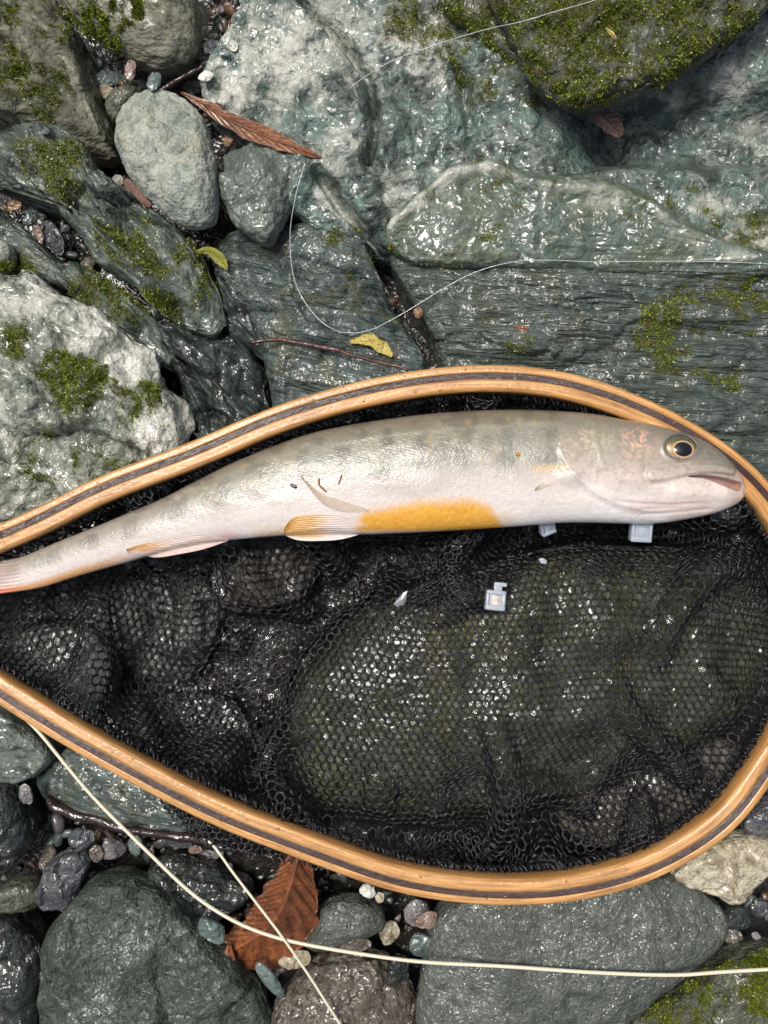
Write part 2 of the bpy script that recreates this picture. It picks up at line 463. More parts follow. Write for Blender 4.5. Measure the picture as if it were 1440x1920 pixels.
# ------------------------------------------------------------------ rocks
ROCKS = {}
def rock(name, label, cat, outline, z0, hu, hd=140, n=2.6, level=6, seed=1, lump=0.10, lump_s=0.8, rough=((2.5, 30), (1.0, 9)), planes=0,
         crag=0.03, crag_s=0.45, frac=None, strata=None, mat='cobble', moss=None, moss_n=0, tilt=(0, 0), center=None, group=None, top=None, chaikin=1, splat_it=True, pale=None):
    P = W(*np.asarray(outline, float).T, z0)[:, :2]
    for _ in range(chaikin):
        Q = np.roll(P, -1, 0)
        P = np.stack([0.75 * P + 0.25 * Q, 0.25 * P + 0.75 * Q], 1).reshape(-1, 2)
    if center is not None:
        c = W(center[0], center[1], z0)[:2]
    else:
        c = (P.max(0) + P.min(0)) / 2
    Pd = np.vstack([np.linspace(P[i], P[(i + 1) % len(P)], 16, endpoint=False) for i in range(len(P))]) - c
    an = np.arctan2(Pd[:, 1], Pd[:, 0]); ra = np.hypot(Pd[:, 0], Pd[:, 1])
    o = np.argsort(an); an, ra = an[o], ra[o]
    an = np.r_[an - 2 * math.pi, an, an + 2 * math.pi]; ra = np.r_[ra, ra, ra]
    d, f = ico(level)
    rho = np.hypot(d[:, 0], d[:, 1]); th = np.arctan2(d[:, 1], d[:, 0])
    s = (rho ** n + np.abs(d[:, 2]) ** n + 1e-12) ** (-1 / n)
    R = np.interp(th, an, ra)
    size = float(np.median(ra))
    x = R * rho * s * np.cos(th); y = R * rho * s * np.sin(th)
    z = np.where(d[:, 2] > 0, hu, hd) * d[:, 2] * s
    v = np.stack([x, y, z], -1)
    rs = np.random.default_rng(seed)
    so = rs.uniform(0, 200, 3)
    nr = np.stack([x / size ** 2, y / size ** 2, z / np.where(d[:, 2] > 0, hu, hd) ** 2 * 1.0], -1)
    nr /= np.linalg.norm(nr, axis=1, keepdims=True) + 1e-9
    for _ in range(planes):
        a = rs.uniform(0, 2 * math.pi); el = math.radians(rs.uniform(25, 78))
        pn = np.array([math.cos(a) * math.cos(el), math.sin(a) * math.cos(el), math.sin(el)])
        q = v / np.array([size, size, hu])
        dd = rs.uniform(0.72, 0.93) * np.max(q @ pn)
        over = np.maximum(q @ pn - dd, 0) * 0.9
        v = v - over[:, None] * pn * np.array([size, size, hu])
    v = v + nr * (lump * size * fbm(v / (size * lump_s) + so, 3))[:, None]
    for amp, sc_ in rough:
        v = v + nr * (1.9 * amp * fbm(v / sc_ + so * 1.7, 4, 0.55))[:, None]
    if crag:
        v = v + nr * (crag * size * (ridged(v / (size * crag_s) + so * 0.7, 4, 0.5) - 0.3))[:, None]
    up = sstep(-0.1, 0.35, nr[:, 2])
    if strata is not None:
        ang, per, amp = strata[:3]
        stretch = strata[3] if len(strata) > 3 else 9
        a = math.radians(ang)
        u = v[:, 0] * math.cos(a) + v[:, 1] * math.sin(a); q = -v[:, 0] * math.sin(a) + v[:, 1] * math.cos(a)
        q = q + 0.25 * per * fbm(np.stack([u, q, v[:, 2]], -1) / (per * 3.0) + so, 3)
        g = np.stack([u / (per * stretch), q / per, v[:, 2] / (per * 3)], -1) + so
        h = fbm(g, 4, 0.6)
        h2 = noise3(g * np.array([1.3, 0.6, 1]) + 31)
        t = np.floor(h2 * 3) / 3 + sstep(0.25, 0.75, (h2 * 3) % 1.0) / 3
        v[:, 2] += up * amp * (0.75 * h + 0.9 * t)
    if frac is not None:
        for (cell, amp, ang, ratio) in frac:
            a = math.radians(ang)
            wv = v + cell * 0.35 * np.stack([fbm(v / (cell * 0.7) + so + 11 * k, 3) for k in range(3)], -1)
            u = (wv[:, 0] * math.cos(a) + wv[:, 1] * math.sin(a)) / (cell * ratio); q = (-wv[:, 0] * math.sin(a) + wv[:, 1] * math.cos(a)) / cell
            iu = np.floor(u).astype(int); iq = np.floor(q).astype(int)
            best = np.full(len(u), 1e9); sec = np.full(len(u), 1e9); val = np.zeros(len(u)); tx = np.zeros(len(u)); ty = np.zeros(len(u))
            for du in (-1, 0, 1):
                for dq in (-1, 0, 1):
                    cu, cq = iu + du, iq + dq
                    h1 = _perm[(_perm[(cu + seed) & 255] + cq) & 255]
                    r1 = _val[h1]; r2 = _val[_perm[h1]]; r3 = _val[_perm[_perm[h1] + 7]]
                    ou = u - (cu + 0.5 + 0.42 * r1); oq = q - (cq + 0.5 + 0.42 * r2)
                    dd = ou ** 2 + oq ** 2
                    nb_ = dd < best
                    sec = np.where(nb_, best, np.minimum(sec, dd))
                    best = np.where(nb_, dd, best); val = np.where(nb_, r3, val)
                    tx = np.where(nb_, ou * r1, tx); ty = np.where(nb_, oq * r2, ty)
            edge = np.sqrt(sec) - np.sqrt(best)
            v[:, 2] += up * amp * (val + 0.8 * tx + 0.8 * ty - 0.55 * np.exp(-(edge / 0.07) ** 2))
    v[:, 2] += tilt[0] * v[:, 0] + tilt[1] * v[:, 1]
    v = v + np.array([c[0], c[1], z0])
    if top is not None:
        sx, sy = scr(v)
        v[:, 2] += up * top(sx, sy, v)
    attrs = {}
    if pale:
        sx, sy = scr(v)
        pk = np.zeros(len(v))
        for q_ in pale:
            if isinstance(q_[0], (list, tuple)):
                dd = dpoly(sx, sy, q_[0])[0] / q_[1]; am = q_[2]
            else:
                dd = np.hypot(sx - q_[0], sy - q_[1]) / q_[2]; am = q_[3]
            pk = np.maximum(pk, am * (1 - sstep(0.3, 1.2, dd + 1.5 * fbm(v / 34 + so, 5, 0.65))))
        attrs['pale'] = pk
    if moss:
        sx, sy = scr(v)
        mk = np.zeros(len(v))
        for (mx, my, mr, ms) in moss:
            mk = np.maximum(mk, ms * (1 - sstep(0.55, 1.1, np.hypot(sx - mx, sy - my) / mr)))
        nn = 1.2 * fbm(v / 18 + so, 4, 0.65) + 0.7 * fbm(v / 60 + so + 5, 2)
        mk = sstep(0.22, 0.85, mk * 0.62 + 0.72 * nn * (mk > 0.01)) * sstep(-0.2, 0.2, nr[:, 2]) * (mk > 0.02)
        attrs['moss'] = np.clip(mk, 0, 1) * 0.8
    ob = mesh_obj(name, v, f, M[mat], attrs=attrs)
    if label:
        tag(ob, label, cat, group)
    if splat_it:
        splat(v); splat(v[f].mean(1))
        for a_, b_ in ((0, 1), (1, 2), (2, 0)): splat((v[f[:, a_]] + v[f[:, b_]]) / 2)
    moss_n = int(moss_n * 2.3)
    if moss and moss_n:
        fm = attrs['moss'][f].mean(1)
        e1 = v[f[:, 1]] - v[f[:, 0]]; e2 = v[f[:, 2]] - v[f[:, 0]]
        fn = np.cross(e1, e2); ar = np.linalg.norm(fn, axis=1); fn /= ar[:, None] + 1e-9
        wgt = ar * np.clip(fm - 0.08, 0, 1)
        if wgt.sum() > 0:
            pick = rs.choice(len(f), moss_n, p=wgt / wgt.sum())
            b = rs.dirichlet((1, 1, 1), moss_n)
            p = (v[f[pick]] * b[:, :, None]).sum(1)
            moss_tufts(ob, p, fn[pick], rs)
    ROCKS[name] = ob
    return ob

def moss_tufts(ob, p, nrm, rs, ln=(2.6, 6)):
    K = 4
    n = len(p)
    q = np.repeat(p, K, 0); nn = np.repeat(nrm, K, 0)
    dr = nn + rs.normal(0, 0.75, (n * K, 3)); dr /= np.linalg.norm(dr, axis=1, keepdims=True)
    big = np.repeat(rs.uniform(0.6, 1.25, n), K)
    L = rs.uniform(*ln, n * K) * big
    sdv = np.cross(dr, rs.normal(0, 1, (n * K, 3))); sdv /= np.linalg.norm(sdv, axis=1, keepdims=True) + 1e-9
    wd = (L * rs.uniform(0.14, 0.26, n * K))[:, None]
    base = q + rs.normal(0, 1.5, (n * K, 3))
    tip = base + dr * L[:, None] + nn * 0.5
    mid = base + dr * (L * 0.5)[:, None]
    v = np.stack([base, mid + sdv * wd, tip, mid - sdv * wd], 1).reshape(-1, 3)
    f = np.arange(n * K * 4).reshape(-1, 4)
    a = np.repeat(rs.uniform(0, 1, n), K) * 0.7 + rs.uniform(0, 0.3, n * K)
    c0 = np.array(lin(62, 76, 18)); c1 = np.array(lin(150, 168, 44)); c2 = np.array(lin(96, 84, 42))
    c = c0 + (c1 - c0) * a[:, None] ** 1.5
    br = np.repeat(rs.uniform(0, 1, n) < 0.2, K)
    c[br] = c2
    tipc = 1.25
    cc = np.repeat(c, 4, 0)
    org = np.array(ob.location) / S
    mo = mesh_obj('moss', v, f, M['moss'], parent=ob, porigin=org, colors={'col': cc}, smooth=False)
    mo['kind'] = 'stuff'
    return mo

# ------------------------------------------------------------------ ground
gx = np.linspace(-9000, 9000, 121); gy = np.linspace(-9000, 9000, 121)
gx = np.sign(gx) * np.abs(gx / 9000) ** 1.6 * 9000; gy = np.sign(gy) * np.abs(gy / 9000) ** 1.6 * 9000
X, Y = np.meshgrid(gx, gy)
far = sstep(1400, 6000, np.hypot(X, Y))
Z = -250 + 14 * fbm(np.stack([X / 160, Y / 160, 0 * X], -1), 3) + far * 500 * fbm(np.stack([X / 1800, Y / 1800, 0 * X + 4], -1), 4)
gv = np.stack([X, Y, Z], -1).reshape(-1, 3)
g = mesh_obj('ground', gv, grid_faces(121, 121), M['soil'], origin=(0, 0, -250))
g['kind'] = 'structure'
g['label'] = 'dark wet soil of the stream bed between the stones'

# ------------------------------------------------------------------ bedrock and large stones
def lumps(amp1, s1, amp2, s2, seed):
    def fn(sx, sy, v):
        p = v * np.array([1, 1, 0.3])
        a = np.abs(fbm(p / s1 + seed, 3, 0.55)); b = np.abs(fbm(p / s2 + seed + 40, 3, 0.5))
        return amp1 * (0.5 - 1.6 * a) + amp2 * (0.5 - 1.6 * b)
    return fn

def bed_top(sx, sy, v):
    h = lumps(26, 120, 8, 36, 3)(sx, sy, v)
    d, s, t = dpoly(sx, sy, [(560, -10), (645, 85), (690, 140), (705, 230), (690, 300)])
    h -= 60 * np.exp(-(d / 8) ** 2) + 10 * np.exp(-(d / 34) ** 2)
    d, s, t = dpoly(sx, sy, [(600, 330), (640, 385), (700, 450), (740, 520)])
    h -= 60 * np.exp(-(d / 11) ** 2)
    d, s, t = dpoly(sx, sy, [(850, 90), (872, 150), (885, 260)])
    h -= 36 * np.exp(-(d / 11) ** 2)
    h -= 95 * sstep(0, 120, sx - 1040) * sstep(0, 60, 330 - sy) * sstep(120, 200, sy)
    h += 16 * sstep(0, 70, 300 - np.hypot(sx - 520, sy - 150))
    return h
rock('bedrock', 'broad wet grey-green bedrock shelf with white quartz, full of glints, behind the net', 'bedrock',
     [(400, 130), (430, 75), (490, -20), (800, -90), (1500, -80), (1560, 200), (1540, 540), (1200, 520), (850, 505), (745, 486), (690, 470), (560, 430), (520, 330), (420, 250), (375, 180)],
     -150, 50, 200, n=7, level=8, seed=11, lump=0.02, rough=((8, 120), (2.5, 34), (0.8, 12)), frac=((210, 16, 30, 1.3), (80, 5, 35, 1.6)), mat='bedrock', top=bed_top, center=(900, 220), chaikin=1,
     pale=[(520, 110, 110, .8), (450, 160, 60, .8), (640, 60, 90, .5), (790, 60, 80, .7), (1380, 150, 40, .6), (1265, 190, 20, .6), (1330, 385, 34, .6), (1420, 250, 40, .35), (640, 260, 60, .5), ([(600, 360), (680, 440)], 16, .6), (760, 360, 50, .5), (1420, 460, 50, .8)],
     moss=[(830, 40, 120, 1), (900, 150, 60, .7), (1300, 430, 90, .7), (1420, 440, 60, .9), (1000, 120, 90, 1)], moss_n=1300)

def slab_top(sx, sy, v):
    h = lumps(14, 90, 8, 30, 21)(sx, sy, v)
    ridge = [(725, 425), (800, 365), (860, 318), (920, 312), (985, 345), (1060, 352), (1150, 355), (1230, 400), (1330, 465), (1440, 492)]
    d, s, t = dpoly(sx, sy, ridge)
    h += 16 * np.exp(-(d / 13) ** 2)
    h -= 10 * sstep(0, 60, sy - 430)
    return h
rock('raised_rock', 'smooth olive-green raised rock slab with a pale curved upper rim, middle of the bedrock', 'rock',
     [(716, 432), (800, 362), (858, 314), (920, 306), (990, 338), (1060, 345), (1160, 350), (1240, 398), (1340, 462), (1470, 490), (1500, 520), (1300, 520), (1000, 510), (800, 505), (735, 480)],
     -112, 46, 100, n=6, level=6, seed=23, lump=0.02, rough=((4, 60), (2, 16)), mat='slab', top=slab_top, center=(1010, 440),
     pale=[([(725, 425), (800, 365), (860, 318), (920, 312)], 11, .8), ([(920, 312), (985, 345), (1060, 352), (1150, 355)], 9, .45), ([(1230, 400), (1330, 465), (1440, 492)], 9, .6), (1120, 360, 30, .5)],
     moss=[(900, 400, 130, .3), (1110, 430, 120, .25), (800, 460, 80, .35)], moss_n=120)

def sch_top(sx, sy, v):
    return 0
rock('schist_ledge', 'dark grey-green layered schist ledge with horizontal grain behind the top of the hoop', 'rock',
     [(722, 470), (765, 486), (900, 492), (1100, 490), (1300, 496), (1500, 490), (1580, 700), (1560, 1000), (1300, 980), (1000, 860), (850, 780), (832, 680), (796, 610), (752, 540)],
     -150, 58, 200, n=6, level=8, seed=31, lump=0.02, rough=((6, 110), (2.0, 22), (0.8, 8)), strata=(-3, 26, 20, 10), frac=((90, 9, -4, 3.2),), mat='schist', center=(1080, 660),
     moss=[(1240, 640, 60, .8), (1300, 590, 110, .75), (1400, 570, 90, .75), (960, 640, 90, .3), (1380, 730, 60, .4)], moss_n=1100, tilt=(0, -0.03))
rock('schist_block', 'blue-grey layered schist block left of the dark diagonal crack, below the green cobble', 'rock',
     [(395, 460), (450, 440), (540, 420), (620, 412), (655, 425), (690, 480), (722, 560), (766, 630), (800, 690), (790, 800), (640, 860), (520, 840), (500, 700), (470, 590), (410, 520)],
     -165, 55, 170, n=5, level=6, seed=37, lump=0.04, rough=((6, 80), (2.2, 20), (0.9, 8)), strata=(-12, 26, 20, 8), frac=((110, 12, -14, 2.6),), mat='schist_d', center=(610, 620),
     moss=[(640, 470, 90, .35), (600, 440, 60, .35)], moss_n=120, tilt=(0.02, 0))

rock('mossy_boulder', 'large moss-covered boulder overhanging the bedrock, cut off by the top edge', 'boulder',
     [(985, 130), (975, 60), (930, 0), (880, -120), (1250, -200), (1520, -140), (1500, -30), (1440, 15), (1390, 60), (1300, 125), (1200, 172), (1110, 202), (1050, 190)],
     -20, 70, 90, n=3.2, level=6, seed=41, lump=0.06, rough=((5, 50), (2.5, 16)), planes=4, frac=((120, 16, 20, 1.3), (40, 7, 20, 1.3)), mat='mossrock', center=(1190, 30),
     moss=[(1180, 60, 260, .95), (1000, 60, 130, 1), (1060, 180, 50, 1.0), (1300, 40, 130, .95), (1150, 190, 60, .6)], moss_n=5200)
rock('mossy_stone', 'low dark mossy stone shelf left of the overhanging moss boulder at the top', 'rock',
     [(800, -30), (830, 20), (880, 50), (910, 85), (950, 110), (985, 140), (1030, 190), (1060, 150), (1030, 40), (1000, -60)],
     -95, 30, 80, n=3, level=5, seed=43, mat='mossrock', planes=2, lump=0.08, moss=[(920, 50, 140, 1.2)], moss_n=1800)

rock('boulder', 'big grey tilted boulder with moss patches and a steep dark side in the corner', 'boulder',
     [(-60, -80), (60, -60), (105, 0), (140, 70), (165, 150), (190, 220), (205, 265), (150, 275), (60, 245), (-60, 240)],
     -120, 110, 120, n=3.4, level=6, seed=47, lump=0.05, rough=((5, 45), (2.5, 14)), planes=4, frac=((90, 22, -60, 1.9), (36, 9, -60, 1.8)), chaikin=0, crag=0.04, mat='boulder', center=(30, 90), tilt=(-0.45, 0.0),
     moss=[(40, 120, 70, .8), (95, 160, 60, .7), (20, 60, 60, .6), (100, 30, 60, .5)], moss_n=900)
rock('round_boulder', 'rounded olive boulder with moss on one flank at the top, above the pale cobble', 'boulder',
     [(108, -10), (130, 30), (165, 65), (210, 90), (245, 115), (300, 138), (345, 130), (372, 95), (378, 40), (360, -20), (300, -80), (180, -90)],
     -110, 75, 80, n=2.3, level=6, seed=53, lump=0.04, rough=((3, 40), (1.5, 12)), mat='boulder', center=(255, 20),
     moss=[(160, 40, 60, 1), (200, 75, 45, .95), (240, 30, 60, .45), (290, 90, 40, .35)], moss_n=1500)

rock('rock_ledge', 'long mossy grey-green ledge of layered rock running diagonally left of the cobbles', 'rock',
     [(-60, 240), (60, 240), (110, 248), (165, 276), (190, 330), (275, 388), (340, 436), (380, 490), (408, 555), (420, 602), (398, 630), (345, 612), (285, 565), (245, 530), (195, 505), (165, 450), (110, 395), (60, 362), (0, 340), (-60, 330)],
     -135, 66, 100, n=3.2, level=6, seed=59, lump=0.05, rough=((6, 50), (2.5, 16)), strata=(-48, 30, 26, 5), frac=((85, 32, -46, 2.2), (34, 12, -46, 2.2)), chaikin=0, crag=0.06, mat='ledge', center=(200, 425), planes=3,
     moss=[(110, 295, 50, 1.1), (125, 345, 40, .8), (215, 455, 50, .85), (255, 440, 45, .8), (300, 500, 50, .95), (310, 560, 40, .9), (380, 540, 40, 1), (350, 490, 50, .7), (60, 290, 50, .5)], moss_n=2000)
rock('lower_ledge', 'dark layered rock step below the mossy ledge, above the white quartz rock', 'rock',
     [(-60, 380), (20, 405), (70, 450), (110, 495), (165, 505), (230, 545), (285, 590), (340, 640), (330, 700), (250, 660), (150, 560), (60, 520), (-60, 480)],
     -175, 55, 80, n=3, level=6, seed=61, lump=0.05, rough=((6, 40), (2.5, 14)), strata=(-45, 26, 22, 5), frac=((70, 28, -45, 2.2), (30, 10, -45, 2.2)), chaikin=0, crag=0.06, mat='ledge', center=(140, 530), planes=3,
     moss=[(180, 535, 60, 1), (30, 515, 50, 1.1), (250, 570, 50, .8), (200, 590, 40, .7)], moss_n=900)
for i, (ol, z, hu, lb, mt) in enumerate([
    ([(300, 600), (360, 600), (420, 610), (470, 650), (500, 700), (510, 790), (470, 800), (420, 740), (360, 690), (310, 650)], -185, 50, 'dark slanting slate slab between the white quartz rock and the blue-grey schist', 'ledge_d'),
    ([(395, 470), (440, 500), (480, 545), (500, 620), (505, 680), (470, 660), (425, 620), (420, 560)], -190, 40, 'dark wet slate wedge beside the yellow-green leaf', 'ledge_d'),
    ([(330, 680), (390, 700), (440, 740), (490, 790), (480, 850), (400, 860), (350, 810), (345, 740)], -180, 55, 'dark green slate piece tucked against the round white end of the quartz rock', 'ledge_d'),
]):
    rock('slate_rock', lb, 'rock', ol, z, hu, 90, n=3, level=5, seed=70 + i, lump=0.08, rough=((6, 40), (2.5, 14)), strata=(-50, 24, 20, 5), frac=((50, 22, -50, 2.4),), chaikin=0, mat=mt, planes=3)

rock('quartz_rock', 'white quartz rock with grey bands and moss beside the hoop', 'rock',
     [(-80, 520), (0, 522), (60, 512), (110, 545), (170, 580), (230, 615), (280, 660), (300, 720), (340, 755), (352, 800), (335, 840), (260, 900), (120, 960), (-80, 1010)],
     -110, 75, 120, n=2.8, level=6, seed=79, lump=0.05, rough=((8, 60), (3.5, 18), (1.2, 7)), planes=3, frac=((120, 32, -40, 1.7), (45, 11, -40, 1.5)), chaikin=0, crag=0.05, mat='quartz', pale=[(250, 690, 80, 1), (310, 790, 70, 1), (60, 560, 60, .8), (170, 610, 60, .9)], center=(110, 760), tilt=(-0.06, 0.02),
     moss=[(110, 690, 50, 1), (160, 730, 60, 1.1), (225, 755, 50, 1), (265, 745, 45, 1.1), (30, 640, 45, .9), (100, 850, 90, .55), (180, 860, 80, .5)], moss_n=2400)
rock('quartz_chip', 'small pale quartz lump above the white quartz rock at the picture edge', 'rock',
     [(-30, 440), (15, 450), (28, 475), (20, 505), (-30, 515)], -120, 25, 40, level=4, seed=83, mat='quartz', moss=[(10, 512, 30, 1)], moss_n=150)

# stones below the net (seen through the mesh)
rock('boulder_under_net', 'mossy green-grey boulder under the black mesh, pushing it up', 'boulder',
     [(545, 1290), (600, 1220), (680, 1150), (820, 1080), (1000, 1030), (1200, 1020), (1380, 1030), (1440, 1120), (1440, 1260), (1360, 1360), (1220, 1440), (1040, 1500), (850, 1540), (680, 1530), (570, 1500), (538, 1420)],
     -150, 92, 100, n=2.6, level=6, seed=89, lump=0.03, rough=((4, 60), (1.5, 14)), planes=1, mat='undernet', center=(980, 1280),
     moss=[(700, 1380, 160, .5), (900, 1250, 200, .6), (1150, 1150, 200, .5)], moss_n=0)
rock('stone_under_net', 'brownish stone under the mesh near the lower curve of the hoop', 'rock',
     [(1030, 1540), (1080, 1470), (1180, 1420), (1320, 1370), (1400, 1400), (1370, 1500), (1270, 1570), (1130, 1600)], -160, 70, 80, n=2.5, level=5, seed=91, mat='brown', lump=0.05)
rock('stone_under_net', 'pale grey-green stone under the mesh at the narrow end of the net', 'rock',
     [(-20, 1230), (60, 1170), (160, 1170), (220, 1230), (220, 1310), (160, 1350), (60, 1320), (-10, 1280)], -154, 34, 80, planes=4, frac=((70, 14, 30, 1.4),), n=3.4, level=5, seed=93, mat='cobble', lump=0.06)
rock('stone_under_net', 'grey stone under the mesh below the anal fin of the fish', 'rock',
     [(170, 1110), (260, 1075), (370, 1070), (420, 1130), (400, 1230), (330, 1290), (250, 1260), (190, 1190)], -222, 26, 80, planes=4, frac=((70, 14, 30, 1.4),), n=3.4, level=5, seed=95, mat='greycob', lump=0.06)
rock('stone_under_net', 'orange-brown stone under the mesh below the orange pelvic fin', 'rock',
     [(395, 1060), (460, 1020), (540, 1010), (600, 1050), (580, 1110), (500, 1150), (420, 1130)], -186, 34, 80, planes=4, frac=((70, 14, 30, 1.4),), n=3.4, level=5, seed=97, mat='brown', lump=0.06)
rock('stone_under_net', 'dark stone under the mesh along the lower left rail of the hoop', 'rock',
     [(280, 1330), (380, 1290), (470, 1330), (520, 1430), (480, 1480), (380, 1430), (300, 1390)], -222, 26, 80, planes=4, frac=((70, 14, 30, 1.4),), n=3.4, level=5, seed=99, mat='dark', lump=0.06)
rock('stone_under_net', 'long grey stone under the fish, showing through mesh above its back', 'rock',
     [(250, 980), (450, 850), (800, 770), (1100, 760), (1150, 900), (900, 1000), (500, 1020), (300, 1060)], -190, 70, 80, n=3, level=5, seed=101, mat='greenrock', lump=0.05)

# stones below the hoop, bottom of the picture
B = dict(hd=110)
rock('rock', 'grey-green layered stone just below the lower left rail, beside the picture edge', 'rock',
     [(-40, 1310), (40, 1345), (95, 1390), (110, 1430), (60, 1455), (10, 1462), (-40, 1450)], -120, 50, 100, n=2.8, level=5, seed=111, frac=((50, 12, -15, 1.8),), mat='cobble', planes=3, strata=(-10, 24, 8, 6))
rock('flat_rock', 'flat blue-green stone half under the lower left rail, crossed by the cream line', 'rock',
     [(55, 1465), (90, 1440), (130, 1390), (220, 1420), (330, 1480), (420, 1540), (380, 1560), (290, 1550), (180, 1540), (90, 1500)], -135, 40, 90, n=3.2, level=5, seed=113, frac=((80, 10, -22, 2.4),), mat='schist_d', planes=3, lump=0.05, strata=(-20, 26, 8, 6))
rock('dark_rock', 'dark angular wet stone at the picture edge below the narrow end of the net', 'rock',
     [(-60, 1440), (20, 1455), (50, 1500), (65, 1560), (40, 1610), (0, 1655), (-60, 1660)], -120, 60, 100, n=3, level=5, seed=115, frac=((60, 16, 40, 1.4),), mat='dark', planes=4)
rock('dark_rock', 'dark wet stone in the bottom corner with pale rim, beside the large dark green boulder', 'rock',
     [(-60, 1710), (20, 1712), (70, 1750), (88, 1800), (80, 1880), (90, 1980), (-60, 1980)], -130, 60, 100, n=2.8, level=5, seed=117, frac=((70, 16, 40, 1.4),), mat='dark', planes=3)
rock('green_boulder', 'large dark green boulder in the lower corner under the cream line', 'boulder',
     [(90, 1800), (95, 1750), (130, 1700), (170, 1655), (215, 1640), (290, 1660), (345, 1700), (400, 1760), (440, 1800), (490, 1850), (515, 1930), (520, 2050), (300, 2120), (80, 2050), (75, 1880)],
     -120, 70, 140, n=2.9, level=6, seed=119, frac=((170, 20, 60, 1.4), (50, 5, 60, 1.4)), mat='greenrock', planes=4, lump=0.05, rough=((5, 60), (2, 16)), center=(285, 1880))
rock('blue_rock', 'small angular blue-grey stone above the dark green boulder', 'rock',
     [(72, 1665), (85, 1625), (110, 1600), (140, 1590), (168, 1605), (160, 1650), (140, 1695), (100, 1702), (75, 1690)], -135, 38, 60, n=3, level=5, seed=121, frac=((38, 12, 30, 1.3),), mat='slate', planes=5, lump=0.08)
rock('olive_stone', 'flat olive stone with a sharp top at the picture edge beside the blue-grey stone', 'rock',
     [(-20, 1680), (10, 1660), (55, 1645), (75, 1665), (78, 1700), (30, 1708), (-20, 1705)], -135, 30, 60, n=3, level=4, seed=123, mat='mossrock', planes=4)
rock('dark_rock', 'dark wet stone with a hollow, beside the big brown leaf', 'rock',
     [(270, 1620), (330, 1600), (400, 1620), (440, 1650), (480, 1660), (470, 1690), (420, 1720), (380, 1735), (330, 1690), (290, 1660)], -165, 40, 80, n=2.6, level=5, seed=125, frac=((60, 16, 20, 1.4),), mat='dark', planes=3)
rock('grey_cobble', 'smooth pale grey cobble touching the big brown leaf', 'cobble',
     [(560, 1765), (590, 1735), (605, 1690), (650, 1680), (705, 1690), (722, 1715), (715, 1745), (660, 1760), (600, 1785)], -140, 40, 60, n=2.3, level=5, seed=127, mat='greycob', lump=0.05)
rock('brown_rock', 'knobbly brown wet stone at the bottom under the two lines', 'rock',
     [(505, 1910), (530, 1860), (570, 1820), (620, 1795), (690, 1790), (740, 1810), (780, 1850), (790, 1930), (770, 2000), (600, 2020), (505, 1990)], -125, 60, 100, n=2.6, level=6, seed=129, frac=((70, 12, 20, 1.3),(26, 5, 20, 1.3)), mat='brown', planes=3, lump=0.05, rough=((6, 36), (3, 14)))
rock('grey_boulder', 'large smooth wet grey-green stone under the bottom of the hoop', 'boulder',
     [(800, 1760), (815, 1715), (840, 1690), (930, 1640), (1050, 1610), (1180, 1625), (1280, 1650), (1340, 1680), (1365, 1725), (1350, 1765), (1310, 1800), (1240, 1850), (1180, 1895), (1130, 1960), (1050, 2030), (820, 2030), (772, 1930), (785, 1840)],
     -120, 68, 140, n=2.8, level=6, seed=131, mat='greycob', planes=1, lump=0.03, rough=((3, 60), (1.6, 14)), center=(1040, 1810))
rock('beige_stone', 'beige quartz stone outside the lower right curve of the hoop', 'rock',
     [(1250, 1645), (1290, 1600), (1340, 1570), (1400, 1562), (1450, 1570), (1460, 1620), (1430, 1650), (1400, 1680), (1370, 1692), (1330, 1672)], -120, 42, 80, n=2.7, level=5, seed=133, frac=((60, 10, 20, 1.3),), mat='beige', planes=3)
rock('blue_rock', 'dark blue-grey stone outside the hoop, above the beige quartz stone', 'rock',
     [(1380, 1545), (1420, 1500), (1480, 1460), (1520, 1520), (1500, 1580), (1420, 1585)], -140, 40, 80, n=2.7, level=5, seed=135, mat='slate', planes=3)
rock('mossy_rock', 'dark mossy rock in the bottom corner beyond the large grey-green stone', 'rock',
     [(1180, 1930), (1230, 1880), (1290, 1850), (1350, 1800), (1430, 1770), (1500, 1760), (1520, 2000), (1180, 2020)], -130, 60, 100, n=2.8, level=6, seed=137, mat='mossrock', planes=3, tilt=(0.05, 0),
     moss=[(1230, 1900, 70, 1), (1300, 1860, 60, .9), (1420, 1860, 70, .8), (1400, 1785, 60, .8), (1330, 1900, 50, .5)], moss_n=1500)
rock('dark_rock', 'small dark stone between the beige quartz stone and the mossy corner rock', 'rock',
     [(1340, 1715), (1370, 1690), (1402, 1700), (1405, 1735), (1375, 1750), (1350, 1740)], -145, 28, 50, n=2.6, level=4, seed=139, mat='dark', planes=3)

# the two cobbles in the upper left
rock('pale_cobble', 'big pale dry cobble resting on the ledge', 'cobble',
     [(218, 240), (222, 205), (250, 180), (300, 176), (345, 182), (378, 215), (392, 250), (405, 310), (414, 370), (412, 405), (395, 430), (355, 434), (320, 415), (290, 385), (250, 350), (232, 310), (222, 275)],
     -75, 62, 70, n=2.4, level=6, seed=141, lump=0.03, rough=((3, 40), (1.2, 11)), planes=2, mat='pale', tilt=(0.0, 0.0))
rock('green_cobble', 'smaller wet green-grey cobble beside the big pale cobble', 'cobble',
     [(415, 310), (432, 282), (455, 272), (505, 276), (535, 290), (550, 320), (552, 375), (535, 415), (515, 455), (498, 464), (470, 445), (440, 420), (418, 395), (413, 350)],
     -95, 48, 70, n=2.4, level=6, seed=143, lump=0.05, rough=((4, 28), (1.8, 10)), planes=3, mat='cobble')

